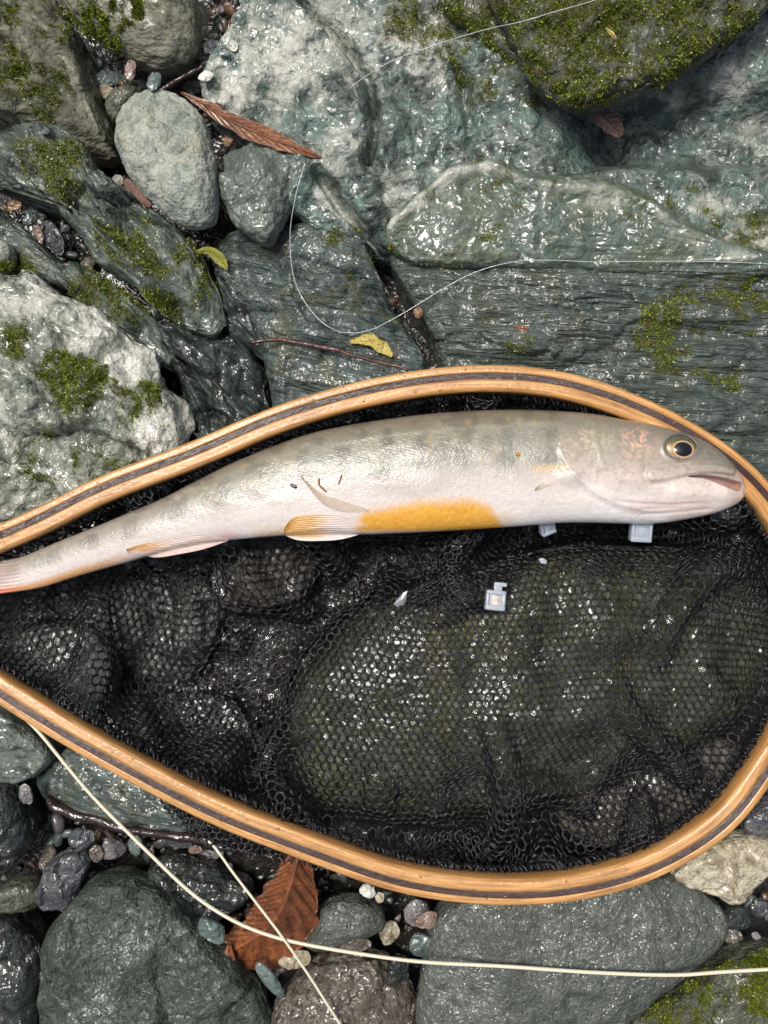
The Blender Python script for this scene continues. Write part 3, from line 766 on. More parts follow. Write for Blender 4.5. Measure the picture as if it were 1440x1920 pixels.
# ------------------------------------------------------------------ gravel (countless small stones)
def small_stone(rs, c, r, level=2):
    d, f = ico(level)
    ax = r * np.array([rs.uniform(0.8, 1.5), rs.uniform(0.6, 1.0), rs.uniform(0.4, 0.7)])
    s = (np.abs(d) ** 2.6).sum(1) ** (-1 / 2.6)
    v = d * s[:, None]
    for _ in range(8):
        pn = rs.normal(0, 1, 3); pn /= np.linalg.norm(pn)
        ov = np.maximum(v @ pn - rs.uniform(0.45, 0.75), 0)
        v = v - ov[:, None] * pn
    v = v * (1 + 0.12 * fbm(v * 1.3 + rs.uniform(0, 90, 3), 2))[:, None] * ax
    a = rs.uniform(0, 6.28); t = rs.uniform(-0.5, 0.5)
    R = np.array(Matrix.Rotation(a, 3, 'Z') @ Matrix.Rotation(t, 3, 'X'))
    return v @ R.T + c, f
PAL = [lin(*c) for c in [(92, 104, 100), (120, 128, 120), (72, 80, 78), (130, 108, 90), (108, 100, 104), (150, 146, 136), (84, 74, 66), (60, 70, 68), (104, 118, 112), (120, 84, 60)]]
gj = Join(); rs = np.random.default_rng(77)
GAPS = [(380, -20, 480, 120, 110), (150, 80, 300, 240, 120), (0, 330, 140, 510, 70), (60, 1530, 440, 1640, 230), (0, 1620, 100, 1720, 50), (360, 1640, 520, 1830, 90),
        (560, 1640, 830, 1800, 170), (1330, 1680, 1460, 1800, 110), (470, 1780, 560, 1880, 60), (330, 160, 450, 300, 60), (540, 300, 620, 420, 50), (350, 420, 480, 520, 60),
        (-150, -100, 1600, 2050, 500)]
for (x0, y0, x1, y1, n_) in GAPS:
    for _ in range(n_):
        px, py = rs.uniform(x0, x1), rs.uniform(y0, y1)
        p = W(px, py, -215)
        if hz(p[0], p[1]) > -205: continue
        r = 5 + 15 * rs.beta(1.2, 2.6)
        z = -222 + rs.uniform(0, 34)
        v, f = small_stone(rs, np.array([p[0], p[1], z]), r)
        gj.add(v, f, np.array(PAL[rs.integers(len(PAL))]) * rs.uniform(0.35, 0.9))
v, f, c = gj.out()
go = mesh_obj('gravel', v, f, M['gravel'], colors={'col': c})
tag(go, 'mixed small wet gravel filling the gaps between the stones', 'gravel', kind='stuff')
splat(v)

def pebble(label, px, py, rx, ry, ang, mat, seed, name='pebble', z=None, dz=0, planes=1, hu=None):
    a = math.radians(ang)
    t = np.linspace(0, 2 * math.pi, 10, endpoint=False)
    rs_ = np.random.default_rng(seed)
    k = rs_.uniform(0.88, 1.1, 10)
    ox = px + k * (rx * np.cos(t) * math.cos(a) - ry * np.sin(t) * math.sin(a))
    oy = py + k * (rx * np.cos(t) * math.sin(a) + ry * np.sin(t) * math.cos(a))
    h = hu or max(5, 0.55 * min(rx, ry))
    if z is None: z = rest_z(px, py) + h * 0.35
    return rock(name, label, 'pebble' if name == 'pebble' else 'stone', np.stack([ox, oy], -1), z + dz, h, h, n=2.3, level=4, seed=seed, group='loose pebbles in the gaps between the stones', lump=0.13, crag=0.05, rough=((1.2, 12),), planes=planes + 6, frac=((max(rx, ry) * 0.9, h * 0.45, ang, 1.2),), mat=mat)

pebble('dark teal oval pebble between the round boulder and the tilted boulder', 203, 148, 30, 15, -5, 'teal', 201)
pebble('small beige pebble on the rim of the gap above the pale cobble', 203, 173, 22, 13, 20, 'beige', 202)
rock('stone', 'olive-grey stone tucked behind the top of the pale cobble', 'rock', [(200, 195), (222, 168), (262, 155), (275, 175), (255, 200), (225, 235), (205, 225)], -135, 34, 50, level=4, seed=203, mat='mossrock', planes=2)
pebble('pink-brown chip standing under the round boulder', 243, 132, 12, 22, 8, 'pink', 204, dz=14, planes=3)
pebble('teal shard standing beside the dark twig under the round boulder', 288, 152, 14, 21, 15, 'teal', 205, dz=12, planes=3)
pebble('grey-green stone between the teal shard and the twig', 312, 147, 15, 13, 0, 'dark', 206, dz=6)
pebble('blue-grey pebble in the gap at the top beside the twig', 397, 88, 17, 13, 0, 'slate', 207, dz=6)
pebble('pale teal flat pebble beside the bedrock edge at the top', 420, 97, 13, 9, 10, 'teal', 208, dz=14)
pebble('tiny pale pebble lying on the bedrock edge', 439, 87, 9, 11, 0, 'white', 209, dz=4)
pebble('white quartz pebble lying where the twig meets the brown leaf', 385, 143, 16, 10, -20, 'white', 210, dz=10)
pebble('grey pebble beneath the stalk end of the long brown leaf', 362, 165, 18, 14, 0, 'greycob', 211, dz=4)
pebble('tiny amber pebble between the two cobbles and the long brown leaf', 426, 265, 11, 9, 0, 'amber', 212, dz=14)
pebble('white chip beside the pink-brown bud scale at the pale cobble', 219, 340, 12, 15, 40, 'white', 213, dz=6, planes=3)
pebble('flat teal leaf-shaped pebble lying on the lower ledge', 61, 402, 26, 13, -55, 'teal', 214, dz=4)
pebble('shiny purple-black elongated stone on the lower ledge', 97, 442, 40, 18, 65, 'slate', 215, dz=6, planes=3)
pebble('orange-brown pebble beside the purple-black stone', 73, 442, 20, 9, 80, 'pink', 216, dz=8)
pebble('brown chip in the crevice at the picture edge above the teal pebble', 27, 386, 15, 10, -30, 'amber', 217, dz=4)
pebble('small brown pebble on the edge of the lower ledge', 163, 494, 15, 14, 0, 'brown', 218, dz=4)
pebble('small grey stone on the lower ledge beside the brown pebble', 128, 488, 24, 14, 10, 'greenrock', 219, dz=2)
pebble('tiny pale green chip on the upper edge of the mossy ledge', 85, 246, 10, 7, 0, 'teal', 220, dz=4)
pebble('tan chip stuck in the diagonal crack of the bedrock', 784, 586, 10, 12, 0, 'amber', 221, dz=0)
pebble('brown stone standing among gravel under the flat blue-green stone', 90, 1608, 16, 26, 10, 'brown', 222, dz=16)
pebble('grey stone beneath the middle of the dark twig', 152, 1572, 26, 20, 0, 'slate', 223, dz=14, planes=3)
pebble('pale lilac angular stone beside the cream line under the twig', 212, 1590, 27, 22, -10, 'lilac', 224, dz=18, planes=4)
pebble('green-grey pebble beside the lilac stone', 253, 1585, 13, 22, 0, 'teal', 225, dz=12)
pebble('pale stone chip wedged between the dark rock and the flat blue-green stone', 48, 1488, 13, 20, -20, 'lilac', 226, dz=14, planes=3)
pebble('small grey-brown stone left of the lilac stone', 182, 1600, 15, 18, 0, 'brown', 227, dz=8)
pebble('dark slate piece under the twig where the second line starts', 330, 1580, 32, 10, 10, 'slate', 228, dz=10)
pebble('small reddish stone under the mesh overhang', 365, 1592, 14, 10, 0, 'pink', 229, dz=10)
pebble('pale stone peeking out under the mesh overhang', 392, 1602, 22, 9, 10, 'lilac', 230, dz=8)
pebble('flat green-grey shard beside the big brown leaf', 396, 1745, 33, 22, 40, 'teal', 231, dz=22, planes=4)
pebble('pale green elongated pebble below the big brown leaf', 505, 1836, 44, 14, 52, 'teal', 232, dz=22)
pebble('beige pebble between the brown leaf and the brown wet stone', 553, 1800, 33, 20, -5, 'beige', 233, dz=18)
pebble('tiny round beige pebble touching the lower tip of the big leaf', 511, 1797, 9, 11, 0, 'beige', 234, dz=14)
pebble('white pebble under the hoop, first of three in a row', 690, 1671, 17, 13, 30, 'white', 235, dz=18)
pebble('small off-white pebble under the hoop between two others', 712, 1682, 9, 11, 0, 'beige', 236, dz=18)
pebble('cream pebble beside the pink angular stone', 730, 1747, 20, 23, 10, 'beige', 237, dz=16)
pebble('pink-lilac angular stone left of the large grey-green stone', 782, 1712, 24, 27, 20, 'lilac', 238, dz=16, planes=5)
pebble('small pink stone in front of the lilac angular stone', 800, 1725, 24, 17, -10, 'pink', 239, dz=12, planes=4)
pebble('dark blue-green stone beside the large grey-green stone', 790, 1772, 26, 22, 20, 'teal', 240, dz=6, planes=3)
pebble('brown pebble between the grey cobble and the brown wet stone', 668, 1772, 34, 14, -10, 'brown', 241, dz=4)
pebble('dark brown stone left of the large grey-green stone, under the cream line', 748, 1815, 22, 26, 0, 'dark', 242, dz=10)
pebble('small greyish stone right of the large grey-green stone', 1375, 1757, 20, 15, 10, 'brown', 243, dz=14)
pebble('small dark pebble in the corner gap near the beige quartz stone', 1425, 1705, 20, 16, 0, 'slate', 244, dz=8)
pebble('small pale speck-like pebble near the mossy corner rock', 1418, 1755, 8, 8, 0, 'lilac', 245, dz=14)

# ------------------------------------------------------------------ hoop of the landing net
OUT = [(0, 982), (90, 943), (175, 897), (350, 832), (500, 767), (625, 727), (720, 705), (845, 686), (970, 685), (1070, 699), (1170, 730), (1270, 775), (1370, 837), (1440, 900),
       (1500, 985), (1532, 1090), (1536, 1200), (1515, 1330), (1485, 1410), (1440, 1475), (1395, 1540), (1320, 1600), (1220, 1652), (1120, 1682), (1020, 1696), (920, 1697), (820, 1687), (720, 1667), (550, 1605), (400, 1547), (250, 1470), (125, 1400), (0, 1322),
       (-150, 1228), (-270, 1160), (-330, 1138), (-330, 1112), (-270, 1090), (-150, 1045)]
HW = W(*np.array(OUT, float).T, -9)[:, :2]
HC = catmull(HW, 14, closed=True)
# even spacing
def resample_closed(P, n):
    Q = np.vstack([P, P[:1]]); L = np.r_[0, np.cumsum(np.linalg.norm(np.diff(Q, axis=0), axis=1))]
    t = np.linspace(0, L[-1], n, endpoint=False)
    return np.stack([np.interp(t, L, Q[:, k]) for k in range(2)], -1), L[-1]
HP, HLEN = resample_closed(HC, 900)
for _ in range(160):
    HP = 0.5 * HP + 0.25 * (np.roll(HP, 1, 0) + np.roll(HP, -1, 0))
HT = np.roll(HP, -1, 0) - np.roll(HP, 1, 0); HT /= np.linalg.norm(HT, axis=1, keepdims=True)
HN = np.stack([-HT[:, 1], HT[:, 0]], -1)          # candidate normal
if ((HP.mean(0) - HP) * HN).sum() < 0: HN = -HN   # inwards
HWD, HTH = 50.0, 44.0
def crown(wc):
    """top height of the hoop section, wc = 0 outer edge .. HWD inner edge"""
    e = np.minimum(wc, HWD - wc)
    return -6.0 * (1 - np.clip(e / 5.5, 0, 1)) ** 2.0 - 1.5 * np.abs(wc / HWD - 0.5) * 2
def hoop_part(name, w0, w1, mat, parent, porigin, dz=0.0, n_w=9):
    ws = np.linspace(w0, w1, n_w)
    if w0 == 0: ws = w1 * np.linspace(0, 1, n_w) ** 2
    if w1 == HWD: ws = w1 - (w1 - w0) * np.linspace(1, 0, n_w) ** 2
    top = crown(ws) + dz
    bot = -HTH - crown(ws) * 0.8
    sec = np.vstack([np.stack([ws, top], -1), np.stack([ws[::-1], bot[::-1]], -1)])
    k = len(sec)
    wob = 0.5 * fbm(np.stack([np.arange(900) / 40.0, np.zeros(900), np.zeros(900) + w0], -1), 3)
    v = np.zeros((900, k, 3))
    v[:, :, :2] = HP[:, None, :] + HN[:, None, :] * sec[None, :, :1]
    v[:, :, 2] = sec[None, :, 1] + wob[:, None]
    f = grid_faces(901, k, True) % (900 * k)
    u = np.repeat(np.arange(900) / 900 * HLEN, k); t = np.tile(np.r_[ws, ws[::-1] + 70], 900)
    return mesh_obj(name, v.reshape(-1, 3), f, mat, parent=parent, porigin=porigin, attrs={'gu': u, 'gv': t})

def wood(name, a, b, c, rough=0.3, coat=0.7, bumpd=0.7):
    m = N(name)
    A = m.n('Attribute'); A.attribute_name = 'gu'; Bq = m.n('Attribute'); Bq.attribute_name = 'gv'
    cb = m.n('CombineXYZ'); m.l(m.math('MULTIPLY', A.outputs['Fac'], 0.006), cb.inputs[0]); m.l(m.math('MULTIPLY', Bq.outputs['Fac'], 0.16), cb.inputs[1])
    n1 = m.noise(cb.outputs[0], 1.2, 6, 0.65, 0.4); 
    cb2 = m.n('CombineXYZ'); m.l(m.math('MULTIPLY', A.outputs['Fac'], 0.02), cb2.inputs[0]); m.l(m.math('MULTIPLY', Bq.outputs['Fac'], 0.9), cb2.inputs[1])
    n2 = m.noise(cb2.outputs[0], 1.0, 5, 0.6)
    col = m.ramp(n1, [(0.3, a), (0.52, b), (0.72, c)])
    col = m.mix(0.65, col, m.ramp(n2, [(0.32, 0.42), (0.5, 1.0), (0.7, 1.3)]), 'MULTIPLY')
    n3 = m.noise(m.coords(rnd=False), 1.1, 5, 0.6)
    col = m.mix(0.4, col, m.ramp(n3, [(0.3, 0.5), (0.55, 1.0)]), 'MULTIPLY')
    m.set(Base_Color=col, Roughness=rough, Coat_Weight=coat, Coat_Roughness=0.18)
    b = m.bump(n2, bumpd)
    m.set(Normal=b, Coat_Normal=m.bump(m.noise(m.coords(rnd=False), 12, 2, 0.5), 1.6, m.bump(n2, bumpd * 0.5)))
    return m.m
W_LIGHT = wood('pale_wood', lin(150, 98, 50), lin(200, 148, 86), lin(220, 176, 116))
W_DARK = wood('dark_wood', lin(36, 20, 14), lin(62, 36, 28), lin(88, 58, 46), rough=0.35, coat=0.9, bumpd=2.0)
NET_O = np.array([HP[:, 0].mean(), HP[:, 1].mean(), -HTH])
net = thing('landing_net', 'teardrop wooden landing net with dark inlay strip and black mesh, holding the fish', 'landing net', NET_O)
hoop_part('outer_lamination', 0, 15.5, W_LIGHT, net, NET_O)
hoop_part('inlay_strip', 15.5, 28, W_DARK, net, NET_O, dz=-0.9, n_w=7)
hoop_part('inner_lamination', 28, HWD, W_LIGHT, net, NET_O)
# water drops left on the varnish
m = N('water_drop'); m.set(Base_Color=(1, 1, 1), Roughness=0.02, Transmission_Weight=1.0, IOR=1.33)
DROP = m.m
dj = Join(); rsd = np.random.default_rng(404)
dd_, df_ = ico(2)
for _ in range(260):
    i_ = rsd.integers(900); wq = rsd.uniform(3, HWD - 3)
    c_ = HP[i_] + HN[i_] * wq
    r_ = 1.2 + 3.0 * rsd.beta(1, 3)
    dj.add(dd_ * np.array([r_ * rsd.uniform(.8, 1.4), r_, r_ * 0.55]) + np.array([c_[0], c_[1], crown(wq) - 0.3]), df_)
v, f, _ = dj.out()
dr_ = mesh_obj('water_drops', v, f, DROP, parent=net, porigin=NET_O)
dr_['kind'] = 'stuff'
# the handle (runs out of the picture)
hd_x = np.linspace(-1035, -1700, 40)
hj = []
for i, x in enumerate(hd_x):
    t = i / 39
    r_ = 30 + 14 * math.sin(t * 3.0) ** 2 + 6 * t
    if i == 0 or i == 39: r_ *= 0.6
    th = np.linspace(0, 2 * math.pi, 24, endpoint=False)
    hj.append(np.stack([np.full(24, x), -165 + r_ * np.cos(th), -24 + 0.8 * r_ * np.sin(th)], -1))
hv = np.array(hj).reshape(-1, 3)
hf = grid_faces(40, 24, True)
mesh_obj('handle', hv, hf, W_LIGHT, parent=net, porigin=NET_O, attrs={'gu': hv[:, 0], 'gv': np.tile(np.arange(24) * 5.0, 40)})

# ------------------------------------------------------------------ fish outline (needed by the mesh bag)
FT = np.array([(-190, 1000), (-120, 1024), (-50, 1044), (0, 1049), (40, 1044), (80, 1028), (122, 1010), (183, 986), (245, 960), (306, 934), (364, 904), (450, 862), (565, 818), (650, 798), (720, 787), (795, 777), (895, 770), (1000, 769), (1100, 775), (1170, 787), (1220, 795), (1285, 813), (1320, 828), (1350, 849), (1375, 873), (1388, 889), (1394, 903), (1396, 918)], float)
FB = np.array([(-190, 1190), (-120, 1150), (-50, 1124), (0, 1114), (75, 1102), (150, 1079), (240, 1054), (320, 1030), (400, 1016), (450, 1011), (532, 1004), (600, 1001), (675, 1002), (720, 1001), (845, 995), (970, 987), (1045, 981), (1100, 980), (1220, 982), (1285, 974), (1340, 962), (1375, 948), (1388, 937), (1394, 928), (1396, 918)], float)
def cspl(P, x):
    Q = catmull(P, 10)
    return np.interp(x, Q[:, 0], Q[:, 1])
def fish_zc(x):
    return np.interp(x, [-190, 0, 200, 500, 800, 1400], [-52, -50, -42, -22, -12, -8])
def fish_hz(x):
    return np.interp(x, [-190, -60, 0, 60, 150, 300, 500, 700, 900, 1060, 1180, 1280, 1350, 1385, 1394, 1396], [3, 5, 10, 17, 24, 36, 50, 60, 64, 64, 60, 49, 33, 18, 8, 0.5])

# ------------------------------------------------------------------ mesh bag: relax a slack cloth over the stones
HIN = (HP + HN * (HWD - 2))
gs = 13.0
xs = np.arange(HIN[:, 0].min() + 6, HIN[:, 0].max(), gs); ys = np.arange(HIN[:, 1].min() + 6, HIN[:, 1].max(), gs)
GX, GY = np.meshgrid(xs, ys)
INS = pip(GX, GY, HIN[::3])
nb = np.zeros_like(INS, int)
pad = np.pad(INS, 1)
for dy in (-1, 0, 1):
    for dx in (-1, 0, 1):
        nb += pad[1 + dy:1 + dy + INS.shape[0], 1 + dx:1 + dx + INS.shape[1]]
PIN = INS & (nb < 9)
pos = np.stack([GX, GY, np.zeros_like(GX)], -1)
d2 = ((pos[PIN][:, None, :2] - HIN[None, ::2]) ** 2).sum(-1)
near = d2.argmin(1)
pos[PIN, :2] = HIN[::2][near]
pos[..., 2] = -40.0
HRs = HR.copy()
for _ in range(3):                                  # the cloth rides over a rounded version of the stones
    q = np.pad(HRs, 1, mode='edge')
    HRs = np.maximum(HRs, (q[:-2, 1:-1] + q[2:, 1:-1] + q[1:-1, :-2] + q[1:-1, 2:]) / 4)
_HRraw = HR
HR = HRs
def fish_low(x, y):
    """underside of the fish over a point (large where there is no fish)"""
    sx = 720 + x * D / (D + 20); sy = 960 - y * D / (D + 20)
    t = cspl(FT, sx); b = cspl(FB, sx)
    c = (t + b) / 2; h = np.maximum((b - t) / 2, 1)
    q = np.clip(1 - ((sy - c) / h) ** 2, 0, 1)
    return np.where((np.abs(sy - c) < h) & (sx > -190) & (sx < 1396), fish_zc(sx) - fish_hz(sx) * np.sqrt(q) - 4, 1e3)
rs = np.random.default_rng(5)
_sx, _sy = 720 + GX, 960 - GY
slack = 1.42 + 0.16 * fbm(np.stack([GX / 260, GY / 260, 0 * GX], -1), 2) - 0.34 * np.exp(-(((_sx - 960) / 420) ** 2 + ((_sy - 1300) / 200) ** 2) ** 2)
free = (INS & ~PIN)
pos[..., 2] += free * (10 * fbm(np.stack([GX / 70, GY / 70, 0 * GX + 2], -1), 3))
vel = np.zeros_like(pos)
fam = [(0, 1, 1.0, .5), (1, 0, 1.0, .5), (1, 1, .5, .25), (1, -1, .5, .25), (0, 2, .25, .25), (2, 0, .25, .25), (0, 4, .15, .2), (4, 0, .15, .2), (3, 3, .1, .15), (3, -3, .1, .15)]
ny_, nx_ = INS.shape
def sl(dy, dx):
    a = (slice(0, ny_ - dy), slice(max(0, -dx), nx_ - max(0, dx)))
    b = (slice(dy, ny_), slice(max(0, dx), nx_ - max(0, -dx)))
    return a, b
FL = None
for it in range(260):
    vel[..., 2] -= 0.22
    vel *= 0.93
    new = pos + vel * free[..., None]
    for sub in range(3):
        acc = np.zeros_like(new); cnt = np.full(INS.shape, 1e-6)
        for dy, dx, ks, kc in fam:
            a, b = sl(dy, dx)
            m = INS[a] & INS[b]
            dv = new[b] - new[a]
            L = np.linalg.norm(dv, axis=-1) + 1e-6
            r0 = gs * math.hypot(dy, dx) * 0.5 * (slack[a] + slack[b])
            st = L - r0
            k = np.where(st > 0, ks, kc) * m
            cr = (0.5 * k * st / L)[..., None] * dv
            acc[a] += cr; acc[b] -= cr
            cnt[a] += m * ks; cnt[b] += m * ks
        new = new + np.clip(acc / np.maximum(cnt, 1)[..., None] * 1.4, -5, 5) * free[..., None]
    h = hz(new[..., 0], new[..., 1]) + 5
    hit = free & (new[..., 2] < h)
    new[..., 2] = np.where(hit, h, new[..., 2])
    fl = fish_low(new[..., 0], new[..., 1])
    over = free & (new[..., 2] > fl)
    new[..., 2] = np.where(over, fl, new[..., 2])
    new[..., 2] = np.where(free, np.minimum(new[..., 2], -6), new[..., 2])
    fr = np.where(hit, 0.35, 1.0)[..., None]
    new[..., :2] = pos[..., :2] + (new[..., :2] - pos[..., :2]) * np.where(hit, 0.6, 1.0)[..., None]
    vel = (new - pos) * fr
    vel = np.clip(vel, -6, 6)
    pos = np.where(free[..., None], new, pos)
HR = _HRraw
BAG = pos
# fill the outside so that interpolation near the rim is sound
filled = INS.copy()
for _ in range(4):
    acc = np.zeros_like(BAG); cnt = np.zeros(INS.shape)
    for dy, dx in ((0, 1), (0, -1), (1, 0), (-1, 0)):
        acc += np.roll(BAG * filled[..., None], (dy, dx), (0, 1)); cnt += np.roll(filled, (dy, dx), (0, 1))
    new_ = (~filled) & (cnt > 0)
    BAG = np.where(new_[..., None], acc / np.maximum(cnt, 1)[..., None], BAG)
    filled |= new_

def bag_at(x, y):
    fx = np.clip((x - xs[0]) / gs, 1, len(xs) - 2.001); fy = np.clip((y - ys[0]) / gs, 1, len(ys) - 2.001)
    ix = fx.astype(int); iy = fy.astype(int); ax = (fx - ix)[:, None]; ay = (fy - iy)[:, None]
    return (BAG[iy, ix] * (1 - ax) + BAG[iy, ix + 1] * ax) * (1 - ay) + (BAG[iy + 1, ix] * (1 - ax) + BAG[iy + 1, ix + 1] * ax) * ay

def hex_lattice(x0, x1, y0, y1, p):
    """nodes and edges of a honeycomb with cell pitch p; also the cells"""
    a = p / math.sqrt(3)
    nodes = {}; edges = set(); cells = []
    def nid(x, y):
        k = (round(x * 4), round(y * 4))
        if k not in nodes: nodes[k] = (len(nodes), x, y)
        return nodes[k][0]
    j = 0; y = y0
    while y < y1:
        x = x0 + (p / 2 if j % 2 else 0)
        while x < x1:
            ids = [nid(x + a * math.cos(math.radians(60 * k + 30)), y + a * math.sin(math.radians(60 * k + 30))) for k in range(6)]
            cells.append(ids)
            for k in range(6):
                e = (ids[k], ids[(k + 1) % 6]); edges.add((min(e), max(e)))
            x += p
        y += 1.5 * a; j += 1
    nd = np.array([(q[1], q[2]) for q in nodes.values()])
    return nd, np.array(sorted(edges)), np.array(cells)

def threads(Pn, E, r, rs, sides=5, jitter=0.6):
    """one short yarn piece for every lattice edge, all in one mesh"""
    A, Bp = Pn[E[:, 0]], Pn[E[:, 1]]
    n = len(E)
    T = Bp - A; L = np.linalg.norm(T, axis=1, keepdims=True) + 1e-6; T = T / L
    mid = (A + Bp) / 2 + rs.normal(0, jitter, (n, 3))
    rnd = rs.normal(0, 1, (n, 3)); U = np.cross(T, rnd); U /= np.linalg.norm(U, axis=1, keepdims=True) + 1e-9
    V = np.cross(T, U)
    th = np.linspace(0, 2 * math.pi, sides, endpoint=False)
    rr = np.broadcast_to(r, (n,)) * rs.uniform(0.8, 1.25, n)
    r = float(np.mean(r))
    rings = []
    for c, k in ((A - T * r * 0.5, 1.35), (mid, 0.95), (Bp + T * r * 0.5, 1.35)):
        rings.append(c[:, None, :] + (rr * k)[:, None, None] * (np.cos(th)[None, :, None] * U[:, None, :] + np.sin(th)[None, :, None] * V[:, None, :]))
    v = np.stack(rings, 1).reshape(-1, 3)
    loc = grid_faces(3, sides, True)
    f = (np.arange(n)[:, None, None] * (3 * sides) + loc[None]).reshape(-1, 4)
    return v, f

m = N('black_wet_yarn')
V_ = m.coords(rnd=False)
nz_ = m.noise(V_, 38, 2, 0.5)
m.set(Base_Color=m.ramp(nz_, [(0.3, (0.004, 0.004, 0.005)), (0.7, (0.014, 0.013, 0.015))]), Roughness=0.12, Specular_IOR_Level=0.55, Normal=m.bump(nz_, 2.2))
YARN = m.m
m = N('water_film')
g1 = m.n('BsdfGlossy'); g1.inputs['Roughness'].default_value = 0.05
t1 = m.n('BsdfTransparent'); t1.inputs['Color'].default_value = (0.93, 0.95, 0.94, 1)
fr_ = m.n('Fresnel'); fr_.inputs['IOR'].default_value = 1.33
bz = m.bump(m.noise(m.coords(rnd=False), 6, 3, 0.5), 5)
m.l(bz, g1.inputs['Normal']); m.l(bz, fr_.inputs['Normal'])
mx_ = m.n('MixShader'); m.l(m.math('ADD', fr_.outputs[0], 0.02), mx_.inputs[0]); m.l(t1.outputs[0], mx_.inputs[1]); m.l(g1.outputs[0], mx_.inputs[2])
m.l(mx_.outputs[0], m.t.nodes['Material Output'].inputs['Surface'])
FILM = m.m

PITCH = 13.6
nd, E, CE = hex_lattice(xs[0], xs[-1], ys[0], ys[-1], PITCH)
ang_w = 0.35 * fbm(np.stack([nd[:, 0] / 300, nd[:, 1] / 300, 0 * nd[:, 0]], -1), 2)
ok = pip(nd[:, 0], nd[:, 1], HIN[::3])
P3 = bag_at(nd[:, 0], nd[:, 1])
HRm = HRs.copy()
for _ in range(2):
    q = np.pad(HRm, 1, mode='edge')
    HRm = np.maximum.reduce([q[a:a + RNY, b:b + RNX] for a in range(3) for b in range(3) if a == 1 or b == 1]) if _ == 0 else HRm
P3[:, 2] += 1.5 * fbm(P3 / 12, 2)
HR = HRm
P3[:, 2] = np.maximum(P3[:, 2], hz(P3[:, 0], P3[:, 1]) + 5)
HR = _HRraw
E = E[ok[E[:, 0]] & ok[E[:, 1]]]
rs = np.random.default_rng(12)
# a second, offset layer where the slack mesh doubles back on itself
em = nd[E].mean(1)
onb3 = np.exp(-(((720 + em[:, 0] - 980) / 420) ** 2 + ((960 - em[:, 1] - 1280) / 220) ** 2) ** 2)
v, f = threads(P3, E, 2.4 - 0.4 * onb3, rs)
bag = mesh_obj('mesh_bag', v, f, YARN, parent=net, porigin=NET_O)
bag['label'] = 'black hexagonal knotted mesh, wet and bunched in folds'
nd2, E2, CE2 = hex_lattice(xs[0], xs[-1], ys[0], ys[-1], PITCH * 0.93)
ok2 = pip(nd2[:, 0], nd2[:, 1], HIN[::3])
sxx, syy = 720 + nd2[:, 0], 960 - nd2[:, 1]
dbl = fbm(np.stack([nd2[:, 0] / 170, nd2[:, 1] / 170, 0 * nd2[:, 0] + 8], -1), 3)
rim, _, _ = dpoly(nd2[:, 0], nd2[:, 1], np.vstack([HIN[::6], HIN[:1]]))
onb = np.exp(-(((sxx - 960) / 380) ** 2 + ((syy - 1300) / 150) ** 2) ** 2)
near_fish = np.exp(-((syy - 1080) / 60) ** 2) * (sxx > 700)
dbl = dbl + 0.30 * (1 - sstep(10, 60, rim)) - 0.75 * onb + 0.35 * near_fish - 0.04 - 0.5 * (1 - sstep(480, 700, sxx)) * sstep(10, 40, rim)
ok2 &= dbl > 0.02
P4 = bag_at(nd2[:, 0] + 5 * fbm(np.stack([nd2[:, 0] / 60, nd2[:, 1] / 60, 0 * nd2[:, 0]], -1), 2), nd2[:, 1])
P4[:, 2] += 6 + 10 * np.abs(fbm(np.stack([nd2[:, 0] / 45, nd2[:, 1] / 80, 0 * nd2[:, 0] + 3], -1), 3))
HR = HRm
P4[:, 2] = np.maximum(P4[:, 2], hz(P4[:, 0], P4[:, 1]) + 8)
HR = _HRraw
P4[:, 2] = np.minimum(P4[:, 2], np.minimum(fish_low(P4[:, 0], P4[:, 1]) - 1, -8))
E2 = E2[ok2[E2[:, 0]] & ok2[E2[:, 1]]]
v, f = threads(P4, E2, 1.9, rs, jitter=1.0)
mesh_obj('mesh_fold', v, f, YARN, parent=net, porigin=NET_O)
# thin films of water caught in some of the holes
cc = P3[CE].mean(1)
okc = ok[CE].all(1) & (fbm(cc / 90 + 3, 3) + rs.normal(0, 0.25, len(CE)) > 0.22)
ci = np.where(okc)[0]
fv = P3[CE[ci]]
fv = cc[ci][:, None] + (fv - cc[ci][:, None]) * 0.98
film_v = fv.reshape(-1, 3); n_ = len(ci)
b0 = (np.arange(n_) * 6)[:, None]
film_f = np.vstack([b0 + np.array([[0, 1, 2, 3]]), b0 + np.array([[0, 3, 4, 5]])])
fo = mesh_obj('water_film', film_v, film_f, FILM, parent=net, porigin=NET_O)
fo['kind'] = 'stuff'
# loose lobe of mesh that hangs out under the lower rail
lob = np.array([(280, 1478), (310, 1515), (345, 1555), (400, 1585), (450, 1598), (520, 1612), (580, 1625), (640, 1640), (560, 1580), (440, 1530), (350, 1480)], float)
lp = W(*lob.T, -70)[:, :2]
nd3, E3, _ = hex_lattice(lp[:, 0].min(), lp[:, 0].max(), lp[:, 1].min(), lp[:, 1].max(), 13.5)
ok3 = pip(nd3[:, 0], nd3[:, 1], lp)
E3 = E3[ok3[E3[:, 0]] & ok3[E3[:, 1]]]
for kk, (zz, am) in enumerate(((-62, 14), (-84, 20))):
    Pq = np.stack([nd3[:, 0] + 4 * kk, nd3[:, 1] - 3 * kk, zz + am * fbm(np.stack([nd3[:, 0] / 40, nd3[:, 1] / 40, 0 * nd3[:, 0] + kk * 9], -1), 3)], -1)
    v, f = threads(Pq, E3, 2.1, rs, jitter=1.0)
    mesh_obj('mesh_overhang', v, f, YARN, parent=net, porigin=NET_O)
